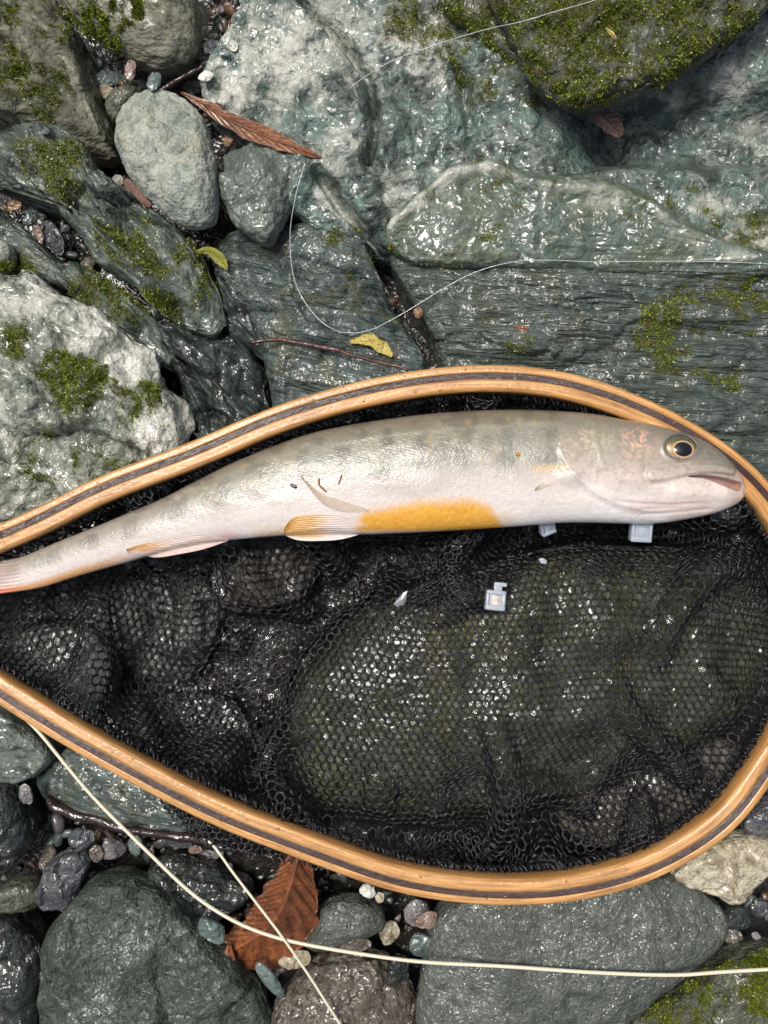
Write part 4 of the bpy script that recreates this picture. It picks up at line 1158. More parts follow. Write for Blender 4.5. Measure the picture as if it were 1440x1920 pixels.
# lacing that ties the bag to the hoop
lj = Join()
idx = np.arange(0, 900, 1)
for k in range(3):
    t = np.arange(0, 900, 0.34)
    base = np.stack([np.interp(t, np.arange(901), np.r_[HIN[:, q], HIN[:1, q]]) for q in range(2)], -1)
    nrm = np.stack([np.interp(t, np.arange(901), np.r_[HN[:, q], HN[:1, q]]) for q in range(2)], -1)
    ph = t * (1.15 + 0.2 * k) + k * 2.0 + 2.5 * fbm(np.stack([t / 6, 0 * t + k, 0 * t], -1), 2)
    off = 6 + 7 * np.sin(ph) + 4 * fbm(np.stack([t / 4, 0 * t + 7 + k, 0 * t], -1), 2)
    zz = -37 + 6 * np.cos(ph) + 5 * fbm(np.stack([t / 5, 0 * t + 3 + k, 0 * t], -1), 2) - 3 * k
    pp = np.concatenate([base + nrm * off[:, None], zz[:, None]], 1)
    v, f = tube(pp, 2.1, 5, cap=False)
    lj.add(v, f)
v, f, _ = lj.out()
mesh_obj('lacing', v, f, YARN, parent=net, porigin=NET_O)
splat(P3[ok])

# ------------------------------------------------------------------ fish
fx = np.concatenate([np.linspace(-190, 1330, 560, endpoint=False), 1330 + 66 * np.sin(np.linspace(0, math.pi / 2, 90))])
NT = 200
# more columns on the side facing up
q = np.linspace(0, 1, NT, endpoint=False)
th = 2 * math.pi * (q - 0.11 * np.sin(2 * math.pi * q) / 1.0 * 0.9)      # dense around th = 0 (facing up)
yt, yb = cspl(FT, fx), cspl(FB, fx)
zc, hzv = fish_zc(fx), fish_hz(fx)
cy, hy = (yt + yb) / 2, np.maximum((yb - yt) / 2, 0.3)
kk = (D - zc) / D
ct, st = np.cos(th), np.sin(th)
ex = 0.92
Yp = cy[:, None] + hy[:, None] * (np.sign(st) * np.abs(st) ** ex)[None, :]
Zp = zc[:, None] + hzv[:, None] * (np.sign(ct) * np.abs(ct) ** 0.95)[None, :]
# the thick back and thinner belly: shift mass a little towards the back
tb = (Yp - yt[:, None]) / (yb - yt + 1e-6)[:, None]
FV = np.stack([np.broadcast_to(((fx - 720) * kk)[:, None], Yp.shape), (960 - Yp) * kk[:, None], Zp], -1).copy()
upm = sstep(0.0, 0.35, ct)[None, :] * np.ones((len(fx), 1))
sx, sy = scr(FV)
def add_up(h, mask=1.0):
    FV[..., 2] += h * upm * mask
GILL = [(1062, 780), (1049, 812), (1050, 848), (1064, 876), (1086, 899), (1114, 924), (1152, 944), (1205, 957), (1262, 962)]
d, s_, t = dpoly(sx, sy, GILL)
front = s_ < 0      # ahead of the gill edge (towards the snout)
add_up(np.where(front, 4.2 * np.exp(-(d / 34)), 4.2 * np.exp(-(d / 6)) - 1.0 * np.exp(-((d - 9) / 6) ** 2)) * sstep(0.05, .4, t) * (1 - sstep(.8, 1, t)))
PRE = [(1130, 796), (1118, 828), (1128, 866), (1160, 900), (1210, 918)]
d, s_, t = dpoly(sx, sy, PRE)
add_up(np.where(s_ < 0, 1.8 * np.exp(-d / 18), 1.8 * np.exp(-(d / 6))) * sstep(0, .2, t) * (1 - sstep(.8, 1, t)))
gsd = np.where(front, d, -d)
MAX = catmull([(1224, 892), (1255, 887), (1295, 880), (1335, 878), (1372, 884)], 6)
d, s_, t = dpoly(sx, sy, MAX)
wd = 15.5 - 7.5 * t
add_up(5.0 * (1 - sstep(0.45, 1.1, d / wd)) - 1.4 * np.exp(-((d - wd - 2) / 4) ** 2))
d, s_, t = dpoly(sx, sy, [(1214, 903), (1250, 909), (1290, 898), (1302, 892)])
add_up(-1.2 * np.exp(-(d / 4) ** 2))
MTH = [(1293, 893), (1320, 893), (1350, 900), (1384, 912)]
d, s_, t = dpoly(sx, sy, MTH)
mouth = 1 - sstep(0.6, 1.15, d / (1.5 + 7.0 * sstep(0, .95, t)))
add_up(-20 * mouth * sstep(0, .3, t + .1))
d, s_, t = dpoly(sx, sy, [(1270, 922), (1330, 926), (1390, 932)])
add_up(4.5 * np.exp(-(d / 15) ** 2))
for pl, dp, wdt in (([(1150, 938), (1200, 944), (1260, 946), (1330, 942)], 3.0, 3.0), ([(1185, 958), (1225, 953), (1280, 951)], 2.0, 2.5), ([(1195, 963), (1240, 963), (1300, 957), (1345, 953)], 2.6, 3.0), ([(1110, 905), (1150, 922), (1200, 932)], 1.5, 4)):
    d, s_, t = dpoly(sx, sy, pl)
    add_up(-dp * np.exp(-(d / wdt) ** 2) * sstep(0, .15, t) * (1 - sstep(.85, 1, t)) * 0.65)
EYE = (1277.0, 838.0)
rr = np.hypot((sx - EYE[0]) / 32, (sy - EYE[1]) / 24.5)
add_up(3.0 * np.exp(-((rr - 1.05) / 0.16) ** 2) - 5.0 * (1 - sstep(0.75, 1.0, rr)))
d, s_, t = dpoly(sx, sy, [(1330, 848), (1340, 852)])
add_up(-2.0 * np.exp(-(d / 3) ** 2))
# pectoral base hump, pelvic bases, the line along the back
add_up(6 * np.exp(-(((sx - 1066) / 26) ** 2 + ((sy - 895) / 16) ** 2)))
d, s_, t = dpoly(sx, sy, [(560, 842), (720, 814), (880, 797), (1040, 789)])
add_up(1.8 * np.exp(-(d / 6) ** 2) * sstep(0, .3, t))
FV[..., 2] += upm * (2.5 * fbm(np.stack([sx / 110, sy / 60, 0 * sx], -1), 3))
FV[..., 2] += upm * (0.9 * fbm(np.stack([sx / 16, sy / 14, 0 * sx], -1), 3)) * sstep(1040, 1100, sx)
# tail: fin rays
tailm = 1 - sstep(-20, 60, sx)
FV[..., 2] += upm * tailm * 0.9 * np.sin(tb * 60)

# colours of the skin
def mixc(a, b, t): return a + (b - a) * np.clip(t, 0, 1)[..., None]
Cc = lambda *c: np.array(lin(*c))
tt = tb + 0.05 * fbm(np.stack([sx / 60, sy / 40, 0 * sx], -1), 3)
col = np.ones(sx.shape + (3,)) * Cc(122, 114, 98)
col = mixc(col, Cc(138, 134, 116), sstep(0.06, 0.16, tt))
col = mixc(col, Cc(158, 154, 140), sstep(0.22, 0.38, tt))
col = mixc(col, Cc(192, 184, 176), sstep(0.38, 0.56, tt))
col = mixc(col, Cc(220, 212, 206), sstep(0.54, 0.78, tt))
col = mixc(col, Cc(234, 230, 226), sstep(0.8, 0.95, tt))
# lighter towards the tail
tl = 1 - sstep(80, 520, sx)
col = mixc(col, mixc(np.ones_like(col) * Cc(158, 150, 140), Cc(206, 198, 192), sstep(0.2, .65, tt)), tl * 0.75)
# dark vermiculation of the back
vm = fbm(np.stack([sx / 26, sy / 18, 0 * sx + 5], -1), 3)
col = mixc(col, col * 0.75, sstep(0.0, 0.35, vm) * (1 - sstep(0.3, 0.5, tt)) * (1 - sstep(1040, 1090, sx)))
pm = fbm(np.stack([sx / 75, sy / 55, 0 * sx + 15], -1), 2)
col = mixc(col, Cc(134, 136, 124), sstep(0.05, 0.3, pm) * sstep(.15, .25, tt) * (1 - sstep(.42, .55, tt)) * 0.6)
bnd = np.sin(sx / 78 * 2 * math.pi + 1.2 * fbm(np.stack([sx / 120, sy / 60, 0 * sx], -1), 2))
col = mixc(col, col * 0.74, 1.25 * sstep(0.1, 0.9, bnd) * sstep(.1, .2, tt) * (1 - sstep(.45, .6, tt)) * (1 - sstep(1030, 1060, sx)) * 0.75)
# pale and yellow spots
rsf = np.random.default_rng(31)
for _ in range(95):
    ax_ = rsf.uniform(330, 1040); u_ = rsf.uniform(0.07, 0.46)
    ay_ = np.interp(ax_, fx, yt) + u_ * (np.interp(ax_, fx, yb) - np.interp(ax_, fx, yt))
    r_ = rsf.uniform(4, 8.5)
    w_ = 1 - sstep(0.1, 1.2, np.hypot((sx - ax_) / 1.15, sy - ay_) / r_)
    cc_ = Cc(196, 166, 110) if rsf.uniform() < 0.4 else Cc(186, 180, 164)
    col = mixc(col, cc_, w_ * rsf.uniform(0.12, 0.38))
# orange belly patch
pe = fbm(np.stack([(sx + 0.5 * sy) / 5, (sy - 0.5 * sx) / 5, 0 * sx + 2], -1), 3, 0.6) + 0.5 * fbm(np.stack([sx / 30, sy / 18, 0 * sx + 2], -1), 2)
oy = 968 + 6 * fbm(np.stack([sx / 60, 0 * sx, 0 * sx], -1), 2)
oyt = np.interp(sx, [640, 660, 685, 740, 800, 880, 915, 940, 965], [1010, 985, 955, 946, 936, 934, 946, 972, 1010])
om = sstep(-13, 20, sy - oyt + 8 * pe) * (1 - 0.55 * sstep(990, 1000, sy)) * sstep(640, 670, sx) * (1 - sstep(930, 960, sx))
om = np.maximum(om, 0.30 * sstep(905, 930, sx) * (1 - sstep(940, 985, sx)) * sstep(945, 970, sy))
col = mixc(col, mixc(np.ones_like(col) * Cc(226, 160, 40), Cc(236, 178, 66), 0.5 + 0.8 * pe), om * 0.97)
om2 = sstep(455, 500, sx) * (1 - sstep(560, 600, sx)) * sstep(975, 1000, sy + 8 * pe)
col = mixc(col, Cc(230, 190, 120), om2 * 0.5)
om3 = (1 - sstep(150, 300, sx)) * sstep(0.74, 0.92, tb)
col = mixc(col, Cc(216, 160, 98), om3 * 0.9)
col = mixc(col, Cc(214, 120, 110), om3 * (1 - sstep(-10, 60, sx)))
col = mixc(col, Cc(176, 150, 140), tailm * (1 - sstep(.7, .85, tb)) * 0.8)
col = mixc(col, Cc(222, 180, 176), np.exp(-(((sx - 430) / 22) ** 2 + ((sy - 1004) / 8) ** 2)) * 0.8)
# head
gw = 7 + 60 * (1 - sstep(830, 905, sy))
hd_ = np.maximum(sstep(-1, 1, (gsd + 5 * pe) / gw), sstep(1230, 1270, sx))
hd_ = hd_ * sstep(965, 1070, sx)
hc = np.ones_like(col) * Cc(128, 122, 108)
hc = mixc(hc, Cc(164, 154, 140), sstep(0.12, 0.32, tt))
hc = mixc(hc, Cc(198, 184, 174), sstep(0.34, 0.56, tt))
hc = mixc(hc, Cc(222, 214, 210), sstep(0.62, 0.85, tt))
hc = mixc(hc, Cc(218, 206, 196), sstep(1200, 1260, sx) * sstep(.45, .6, tt) * 0.8)
hc = mixc(hc, Cc(226, 218, 214), sstep(.52, .66, (sy - 780) / 200) * (1 - sstep(1090, 1170, sx)) * 0.9)
hc = mixc(hc, Cc(120, 118, 106), sstep(1290, 1330, sx) * (1 - sstep(858, 876, sy)) * 0.85)
hc = mixc(hc, Cc(184, 158, 146), sstep(1355, 1385, sx) * sstep(872, 890, sy) * 0.7)
blot = fbm(np.stack([(sx + 0.6 * sy) / 5.5, (sy - 0.6 * sx) / 5.5, 0 * sx + 9], -1), 3, 0.6)
hc = mixc(hc, Cc(226, 176, 148), np.exp(-(((sx - 1195) / 28) ** 2 + ((sy - 828) / 24) ** 2)) * sstep(-0.05, .3, blot))
hc = mixc(hc, Cc(208, 194, 156), np.exp(-(((sx - 1110) / 40) ** 2 + ((sy - 822) / 24) ** 2)) * sstep(-0.05, .3, blot) * 0.8)
hc = mixc(hc, Cc(138, 128, 112), sstep(0.05, .4, -blot) * 0.45 * (1 - sstep(.5, .7, tt)))
d, s_, t = dpoly(sx, sy, PRE)
hc = mixc(hc, Cc(150, 136, 124), np.exp(-(d / 4) ** 2) * 0.35)
col = mixc(col, hc, hd_)
d, s_, t = dpoly(sx, sy, [(1005, 880), (1035, 876), (1060, 878)])
col = mixc(col, Cc(212, 178, 110), np.exp(-(d / 7) ** 2) * 0.5)
col = mixc(col, Cc(150, 112, 104), mouth * 0.85)
d, s_, t = dpoly(sx, sy, [(1185, 950), (1240, 954), (1320, 948)])
col = mixc(col, Cc(200, 172, 168), np.exp(-(d / 8) ** 2) * 0.4)
d, s_, t = dpoly(sx, sy, [(1150, 938), (1200, 944), (1260, 946), (1330, 942)])
col = mixc(col, Cc(180, 148, 142), np.exp(-(d / 3) ** 2) * 0.4)
rr = np.hypot((sx - EYE[0]) / 32, (sy - EYE[1]) / 24.5)
col = mixc(col, Cc(86, 88, 84), np.exp(-((rr - 1.0) / 0.10) ** 2) * 0.8)
col = np.clip(col, 0.01, 0.86)

m = N('fish_skin')
at = m.n('Attribute'); at.attribute_name = 'col'
UA = m.n('Attribute'); UA.attribute_name = 'fu'; VA = m.n('Attribute'); VA.attribute_name = 'fv'; SA = m.n('Attribute'); SA.attribute_name = 'scale_amt'
cb = m.n('CombineXYZ'); m.l(UA.outputs['Fac'], cb.inputs[0]); m.l(VA.outputs['Fac'], cb.inputs[1])
vo = m.n('TexVoronoi'); vo.feature = 'SMOOTH_F1'; vo.inputs['Scale'].default_value = 1.0; vo.inputs['Randomness'].default_value = 0.35; vo.inputs['Smoothness'].default_value = 0.4
m.l(cb.outputs[0], vo.inputs['Vector'])
sca = m.math('MULTIPLY', vo.outputs['Distance'], SA.outputs['Fac'])
V_ = m.coords(rnd=False)
n1 = m.noise(V_, 13, 4, 0.6); n2 = m.noise(V_, 1.2, 3, 0.5)
sp = m.math('MULTIPLY', m.ramp(vo.outputs['Distance'], [(0.2, 1.0), (0.75, 0.62)]), 1.0)
colr = m.mix(m.math('MULTIPLY', SA.outputs['Fac'], 0.22), at.outputs['Color'], sp, 'MULTIPLY')
colr = m.mix(0.35, colr, m.ramp(n1, [(0.35, 0.8), (0.5, 1.0), (0.68, 1.15)]), 'MULTIPLY')
m.set(Base_Color=colr, Roughness=m.ramp(n1, [(0.3, 0.34), (0.7, 0.52)]), Specular_IOR_Level=0.4, Metallic=0.0, Subsurface_Weight=0.15, Subsurface_Radius=(0.003, 0.0018, 0.0012), Coat_Weight=0.7, Coat_Roughness=0.15)
m.set(Normal=m.bump(n1, 1.3, m.bump(sca, -0.5)), Coat_Normal=m.bump(n1, 1.2, m.bump(sca, -0.28, m.bump(n2, 2.0))))
SKIN = m.m
F_O = np.array([0.0, 0.0, -75.0]) + np.array([0, 40, 0])
fish = thing('trout', 'pale trout with yellow-orange belly patch lying on its side in the net', 'fish', F_O)
n, mth = FV.shape[:2]
fv = FV.reshape(-1, 3)
ff = grid_faces(n, mth, True)
rot = math.radians(35)
fu = (sx * math.cos(0.0) + sy * 0.55) / 5.2; fvv = (sy - sx * 0.2) / 5.2
sa = sstep(20, 90, sx) * (1 - sstep(1035, 1060, sx)) * (1 - sstep(0.93, 1.0, tb) * 0.7)
body = mesh_obj('body', fv, ff, SKIN, parent=fish, porigin=F_O, colors={'col': col.reshape(-1, 3)}, attrs={'fu': fu.ravel(), 'fv': fvv.ravel(), 'scale_amt': sa.ravel()})

def surf(px, py):
    """top surface of the fish under a picture point: position, normal"""
    a, b = scr(FV)
    dd = np.where(upm > 0.2, (a - px) ** 2 + (b - py) ** 2, 1e9)
    i, j = np.unravel_index(np.argmin(dd), dd.shape)
    i = min(max(i, 3), n - 4)
    du = FV[i + 3, j] - FV[i - 3, j]; dv = FV[i, (j + 3) % mth] - FV[i, (j - 3) % mth]
    nn = np.cross(du, dv); nn /= np.linalg.norm(nn)
    return FV[i, j].copy(), nn if nn[2] > 0 else -nn

# eye: ball > iris ring, pupil
ep, en = surf(*EYE)
en = en * 0.75 + np.array([0, -0.1, 0.6]); en /= np.linalg.norm(en)
ez = Vector(en); qx = Vector((1, 0, 0)); qx = (qx - ez * qx.dot(ez)).normalized(); qy = ez.cross(qx)
RM = np.array([qx, qy, ez])
def dome(rx, ry, h, z0, r0=0.0, nr=14, na=48, off=(0, 0)):
    r = np.linspace(r0, 1, nr); a = np.linspace(0, 2 * math.pi, na, endpoint=False)
    R_, A_ = np.meshgrid(r, a, indexing='ij')
    v = np.stack([off[0] + rx * R_ * np.cos(A_), off[1] + ry * R_ * np.sin(A_), z0 + h * (1 - R_ ** 2)], -1)
    return v.reshape(-1, 3) @ RM + ep, grid_faces(nr, na, True)
m = N('fish_iris')
at = m.n('Attribute'); at.attribute_name = 'col'
m.set(Base_Color=at.outputs['Color'], Roughness=0.25, Metallic=0.25, Coat_Weight=1.0, Coat_Roughness=0.03)
IRIS = m.m
v, f = dome(31, 24, 6, 0.0)
lc = (v - ep) @ RM.T
r_ = np.hypot(lc[:, 0] / 31, lc[:, 1] / 24)
v_up = lc[:, 1] / 24
ic = mixc(np.ones((len(v), 3)) * Cc(170, 138, 88), Cc(88, 90, 64), sstep(-0.3, 0.5, v_up))
ic = mixc(ic, Cc(100, 92, 66), sstep(0.74, 0.9, r_))
ic = mixc(ic, Cc(46, 46, 42), sstep(0.88, 0.97, r_))
ic = ic * (1 + 0.35 * fbm(lc / 4, 3))[:, None]
eye = mesh_obj('eye', v, f, IRIS, parent=fish, porigin=F_O, colors={'col': np.clip(ic, .01, .9)})
v, f = dome(20.5, 16.5, 1.6, 5.5, r0=0.82, nr=6, off=(2, -5))
mesh_obj('iris_ring', v, f, IRIS, parent=eye, porigin=F_O, colors={'col': np.ones((len(v), 3)) * Cc(206, 168, 116)}).location = (0, 0, 0)
PUP = simple('fish_pupil', (0.004, 0.005, 0.007), 0.12, Coat_Weight=1.0, Coat_Roughness=0.02)
v, f = dome(18.6, 14.8, 4.0, 5.4, off=(2, -5))
mesh_obj('pupil', v, f, PUP, parent=eye, porigin=F_O).location = (0, 0, 0)

# fins: lofted between two edge curves, with rays
def fin(name, e0, e1, cfn, lift0, lift1, nrays=14, on=True, zfix=None, label=None, ripple=1.2):
    A = catmull(e0, 10); Bq = catmull(e1, 10)
    na, nbr = 40, nrays * 6
    ta = np.linspace(0, 1, na)
    def rsmp(P, t):
        L = np.r_[0, np.cumsum(np.linalg.norm(np.diff(P, axis=0), axis=1))]; L /= L[-1]
        return np.stack([np.interp(t, L, P[:, k]) for k in range(2)], -1)
    A = rsmp(A, ta); Bq = rsmp(Bq, ta)
    tb_ = np.linspace(0, 1, nbr)
    XY = A[:, None] * (1 - tb_)[None, :, None] + Bq[:, None] * tb_[None, :, None]
    px, py = XY[..., 0], XY[..., 1]
    x_ = np.clip(px, -180, 1390)
    c_ = np.interp(x_, fx, cy); h_ = np.interp(x_, fx, hy)
    qq = np.clip(1 - ((py - c_) / h_) ** 2, 0, 1)
    zs = fish_zc(x_) + fish_hz(x_) * np.sqrt(qq)
    z = zs + lift0 + (lift1 - lift0) * ta[:, None] + ripple * np.sin(tb_ * nrays * 2 * math.pi)[None, :] * (0.4 + 0.6 * ta[:, None])
    if zfix is not None: z = z * 0 + zfix[0] + (zfix[1] - zfix[0]) * ta[:, None] + ripple * np.sin(tb_ * nrays * 2 * math.pi)[None, :]
    top = W(px, py, z); bot = top - np.array([0, 0, 1.6])
    nv = na * nbr
    v = np.vstack([top.reshape(-1, 3), bot.reshape(-1, 3)])
    f = grid_faces(na, nbr)
    rim = np.concatenate([np.arange(nbr), np.arange(1, na) * nbr + nbr - 1, (na - 1) * nbr + np.arange(nbr - 2, -1, -1), np.arange(na - 2, 0, -1) * nbr])
    r2 = np.roll(rim, -1)
    fr = np.stack([rim, r2, r2 + nv, rim + nv], -1)
    F = np.vstack([f, f[:, ::-1] + nv, fr])
    cc = cfn(np.broadcast_to(ta[:, None], px.shape), np.broadcast_to(tb_[None], px.shape))
    ray = 0.86 + 0.14 * np.sin(tb_ * nrays * 2 * math.pi)[None, :, None]
    cc = np.clip(cc * ray, 0.01, 0.9).reshape(-1, 3)
    o = mesh_obj(name, v, F, FIN, parent=fish, porigin=F_O, colors={'col': np.vstack([cc, cc])})
    if label: o['label'] = label
    return o
FIN = vcol_mat('fish_fin', 0.35, 0.7, 0.12, 0.6, 10, 0.15, Subsurface_Weight=0.25, Subsurface_Radius=(0.002, 0.0015, 0.001))
def orange_fin(a, b):
    c = mixc(np.ones(a.shape + (3,)) * Cc(226, 212, 206), Cc(214, 166, 92), sstep(0.35, 0.7, a))
    return mixc(c, Cc(232, 226, 222), sstep(0.8, 0.95, b))
fin('pelvic_fin', [(690, 984), (640, 967), (590, 965), (552, 970), (534, 988)], [(688, 998), (640, 1011), (600, 1014), (560, 1013), (532, 1003)], orange_fin, 2, 5, label='orange and white pelvic fin folded along the belly')
fin('pelvic_fin', [(692, 955), (640, 938), (605, 926), (580, 908), (564, 892)], [(690, 960), (645, 960), (610, 948), (588, 926), (565, 896)], lambda a, b: mixc(np.ones(a.shape + (3,)) * Cc(212, 196, 178), Cc(202, 188, 176), b), 2, 4, nrays=8, label='translucent pelvic fin lying up the flank')
fin('anal_fin', [(430, 1010), (370, 1003), (310, 1012), (260, 1022), (236, 1030)], [(428, 1014), (380, 1030), (330, 1040), (290, 1045), (240, 1036)], lambda a, b: mixc(np.ones(a.shape + (3,)) * Cc(222, 200, 188), Cc(206, 158, 92), sstep(0.5, 0.85, a) * (1 - sstep(.35, .75, b))), 2, 3, nrays=10, label='anal fin with an orange tip')
fin('pectoral_fin', [(1068, 876), (1050, 880), (1030, 890), (1012, 906), (1002, 918)], [(1072, 896), (1052, 902), (1032, 910), (1016, 916), (1004, 920)], lambda a, b: mixc(np.ones(a.shape + (3,)) * Cc(224, 214, 206), Cc(216, 204, 190), a), 1, 2, nrays=7, label='small folded pale pectoral fin')
SKIN_SPEC = simple('wet_debris', lin(46, 34, 22), 0.4, Coat_Weight=0.6)

def bit(name, label, cat, pts, r, mat, dz=1.5, on_fish=True):
    P = []
    for p in pts:
        if on_fish:
            q_, _ = surf(*p); P.append(q_ + np.array([0, 0, dz + r * 0.4]))
        else:
            z = rest_z(*p) + r * 0.6 + dz; P.append(W(p[0], p[1], z))
    P = catmull(P, 6)
    tp = np.linspace(0, 1, len(P)); rr_ = r * np.clip(np.minimum(tp, 1 - tp) * 6 + 0.35, 0, 1)
    v, f = tube(P, rr_, 7)
    return tag(mesh_obj(name, v, f, mat), label, cat)
bit('plant_bit', 'tiny black speck of debris on the flank of the fish', 'debris', [(544, 908), (550, 911), (557, 914)], 3.2, SKIN_SPEC)
bit('plant_bit', 'thin curved brown fibre on the flank above the pelvic fins', 'debris', [(597, 896), (599, 908), (606, 918), (612, 922)], 1.6, simple('brown_fibre', lin(120, 84, 44), 0.5))
bit('plant_bit', 'short dark fibre on the flank right of the curved fibre', 'debris', [(640, 890), (638, 900), (634, 908)], 1.3, bpy.data.materials['brown_fibre'])
bit('plant_bit', 'small amber speck on the flank behind the gill cover', 'debris', [(969, 849), (972, 852), (974, 854)], 3.4, simple('amber_speck', lin(186, 128, 40), 0.4))
splat(fv[fv[:, 2] > -60])

# ------------------------------------------------------------------ broken cable-tie heads on the mesh
m = N('milky_plastic')
m.set(Base_Color=lin(214, 224, 236), Roughness=0.3, Subsurface_Weight=0.5, Subsurface_Radius=(0.002, 0.0025, 0.003), Transmission_Weight=0.5, IOR=1.46, Coat_Weight=0.3, Coat_Roughness=0.1)
PLAS = m.m
m = N('stained_plastic')
m.set(Base_Color=m.mix(m.ramp(m.noise(m.coords(rnd=False), 11, 3, 0.6), [(0.45, 0.0), (0.6, 0.8)]), lin(214, 206, 198), lin(150, 104, 76)), Roughness=0.35)
PSTAIN = m.m
def bm_box(bm, c, s_, bev=3.2):
    r = bmesh.ops.create_cube(bm, size=1.0)
    for q_ in r['verts']:
        q_.co = Vector((c[0] + q_.co.x * s_[0], c[1] + q_.co.y * s_[1], c[2] + q_.co.z * s_[2]))
    ed = list({e for q_ in r['verts'] for e in q_.link_edges})
    bmesh.ops.bevel(bm, geom=ed, offset=bev, segments=2, affect='EDGES', profile=0.6)
def bm_obj(name, bm, mat, parent, M4=None):
    me = bpy.data.meshes.new(name); 
    bmesh.ops.scale(bm, vec=(S, S, S), verts=bm.verts)
    bm.to_mesh(me); bm.free(); me.materials.append(mat)
    for p_ in me.polygons: p_.use_smooth = True
    o = bpy.data.objects.new(name, me); COL.objects.link(o); o.parent = parent
    if M4 is not None: o.matrix_local = M4
    return o
def tie(label, px, py, ang, tilt, sz, z, tail=None, rust=False):
    o = thing('cable_tie_head', label, 'cable tie', W(px, py, z), 'broken cable tie heads on the mesh')
    o.rotation_euler = (tilt[0], tilt[1], math.radians(ang))
    a = sz
    bm = bmesh.new()
    bm_box(bm, (0, -0.36 * a, 0), (a, 0.28 * a, 0.6 * a))
    bm_box(bm, (0, 0.40 * a, 0), (a, 0.22 * a, 0.6 * a))
    bm_box(bm, (-0.41 * a, 0.02 * a, 0), (0.18 * a, 0.72 * a, 0.58 * a))
    bm_box(bm, (0.41 * a, 0.02 * a, 0), (0.18 * a, 0.72 * a, 0.58 * a))
    bm_box(bm, (0, 0.03 * a, 0.0), (0.72 * a, 0.66 * a, 0.36 * a), 1)
    bm_obj('head', bm, PLAS, o)
    bm = bmesh.new()
    bm_box(bm, (0, 0.02 * a, 0.10 * a), (0.34 * a, 0.42 * a, 0.26 * a), 1.2)
    bm_box(bm, (0, 0.25 * a, 0.16 * a), (0.60 * a, 0.05 * a, 0.10 * a), 0.4)
    if rust:
        bm_box(bm, (0, -0.20 * a, 0.16 * a), (0.60 * a, 0.05 * a, 0.10 * a), 0.4)
    bm_obj('pawl', bm, PSTAIN if rust else PLAS, o)
    if tail:
        bm = bmesh.new()
        bm_box(bm, (tail[0] * a, tail[1] * a, 0), (0.42 * a, tail[2] * a, 0.16 * a), 1.5)
        bm_box(bm, (tail[0] * a + 0.12 * a, (tail[1] + tail[2] * 0.42) * a, 0.02 * a), (0.62 * a, 0.2 * a, 0.14 * a), 1.5)
        bm_obj('tail', bm, PLAS, o)
    return o
zt = lambda x, y, d_: rest_z(x, y) + d_
tie('milky plastic cable tie head against the throat of the fish', 1201, 996, -3, (0.15, 0.0), 40, -32)
tie('translucent plastic stub half under the chest of the fish', 1026, 988, 20, (0.5, 0.2), 30, -42)
tie('milky plastic cable tie head with rusty slot and short tail, alone on the mesh', 928, 1126, -6, (-0.1, 0.05), 38, zt(928, 1126, 22), tail=(0.10, 0.62, 0.5), rust=True)
def shard(label, pts, z, mat, name='plastic_shard', cat='plastic shard', th_=5):
    P = W(*np.array(pts, float).T, z)
    c = P.mean(0)
    k_ = len(P)
    v = np.vstack([P, P - np.array([0, 0, th_]), c[None] + np.array([0, 0, th_ * 0.5]), c[None] - np.array([0, 0, th_])])
    i = np.arange(k_); j = (i + 1) % k_
    f = np.vstack([np.stack([i, j, np.full(k_, 2 * k_)], -1), np.stack([i, i + k_, j], -1), np.stack([j, i + k_, j + k_], -1), np.stack([j + k_, i + k_, np.full(k_, 2 * k_ + 1)], -1)])
    return tag(mesh_obj(name, v, f, mat, smooth=False), label, cat)
GREYP = simple('grey_clear_plastic', lin(150, 154, 160), 0.2, Transmission_Weight=0.4, Coat_Weight=0.5)
shard('small grey translucent shard caught in the mesh below the belly', [(738, 1133), (745, 1124), (756, 1112), (764, 1108), (762, 1122), (757, 1136), (746, 1138)], zt(750, 1122, 9), GREYP)
shard('tiny pale chip caught in the mesh under the orange patch', [(1010, 1048), (1018, 1046), (1026, 1052), (1024, 1058), (1014, 1056)], zt(1018, 1052, 8), bpy.data.materials['milky_plastic'], 'pale_chip', 'chip', 4)

# ------------------------------------------------------------------ leaves and twigs
def leaf_mat(name, a, b, spot, rough=0.45, coat=0.45):
    m = N(name)
    V = m.coords(rnd=False)
    n1 = m.noise(V, 3.0, 5, 0.6); n2 = m.noise(V, 14, 4, 0.65)
    col = m.ramp(n1, [(0.35, a), (0.65, b)])
    col = m.mix(m.ramp(n2, [(0.5, 0.0), (0.64, 0.85)]), col, spot)
    m.set(Base_Color=col, Roughness=rough, Coat_Weight=coat, Coat_Roughness=0.12, Normal=m.bump(n2, 2.0), Subsurface_Weight=0.1, Subsurface_Radius=(0.001, 0.0005, 0.0002))
    return m.m
LBROWN = leaf_mat('brown_leaf', lin(92, 52, 24), lin(136, 82, 38), lin(46, 26, 16))
LRUST = leaf_mat('rusty_leaf', lin(98, 56, 30), lin(142, 84, 46), lin(52, 30, 18))
LYEL = leaf_mat('yellow_leaf', lin(176, 160, 70), lin(196, 182, 110), lin(120, 84, 40), coat=0.5)
LGREEN = leaf_mat('yellow_green_leaf', lin(112, 118, 34), lin(150, 150, 50), lin(96, 84, 30), coat=0.5)
LPINK = leaf_mat('bud_scale', lin(118, 90, 78), lin(150, 118, 104), lin(90, 62, 52))
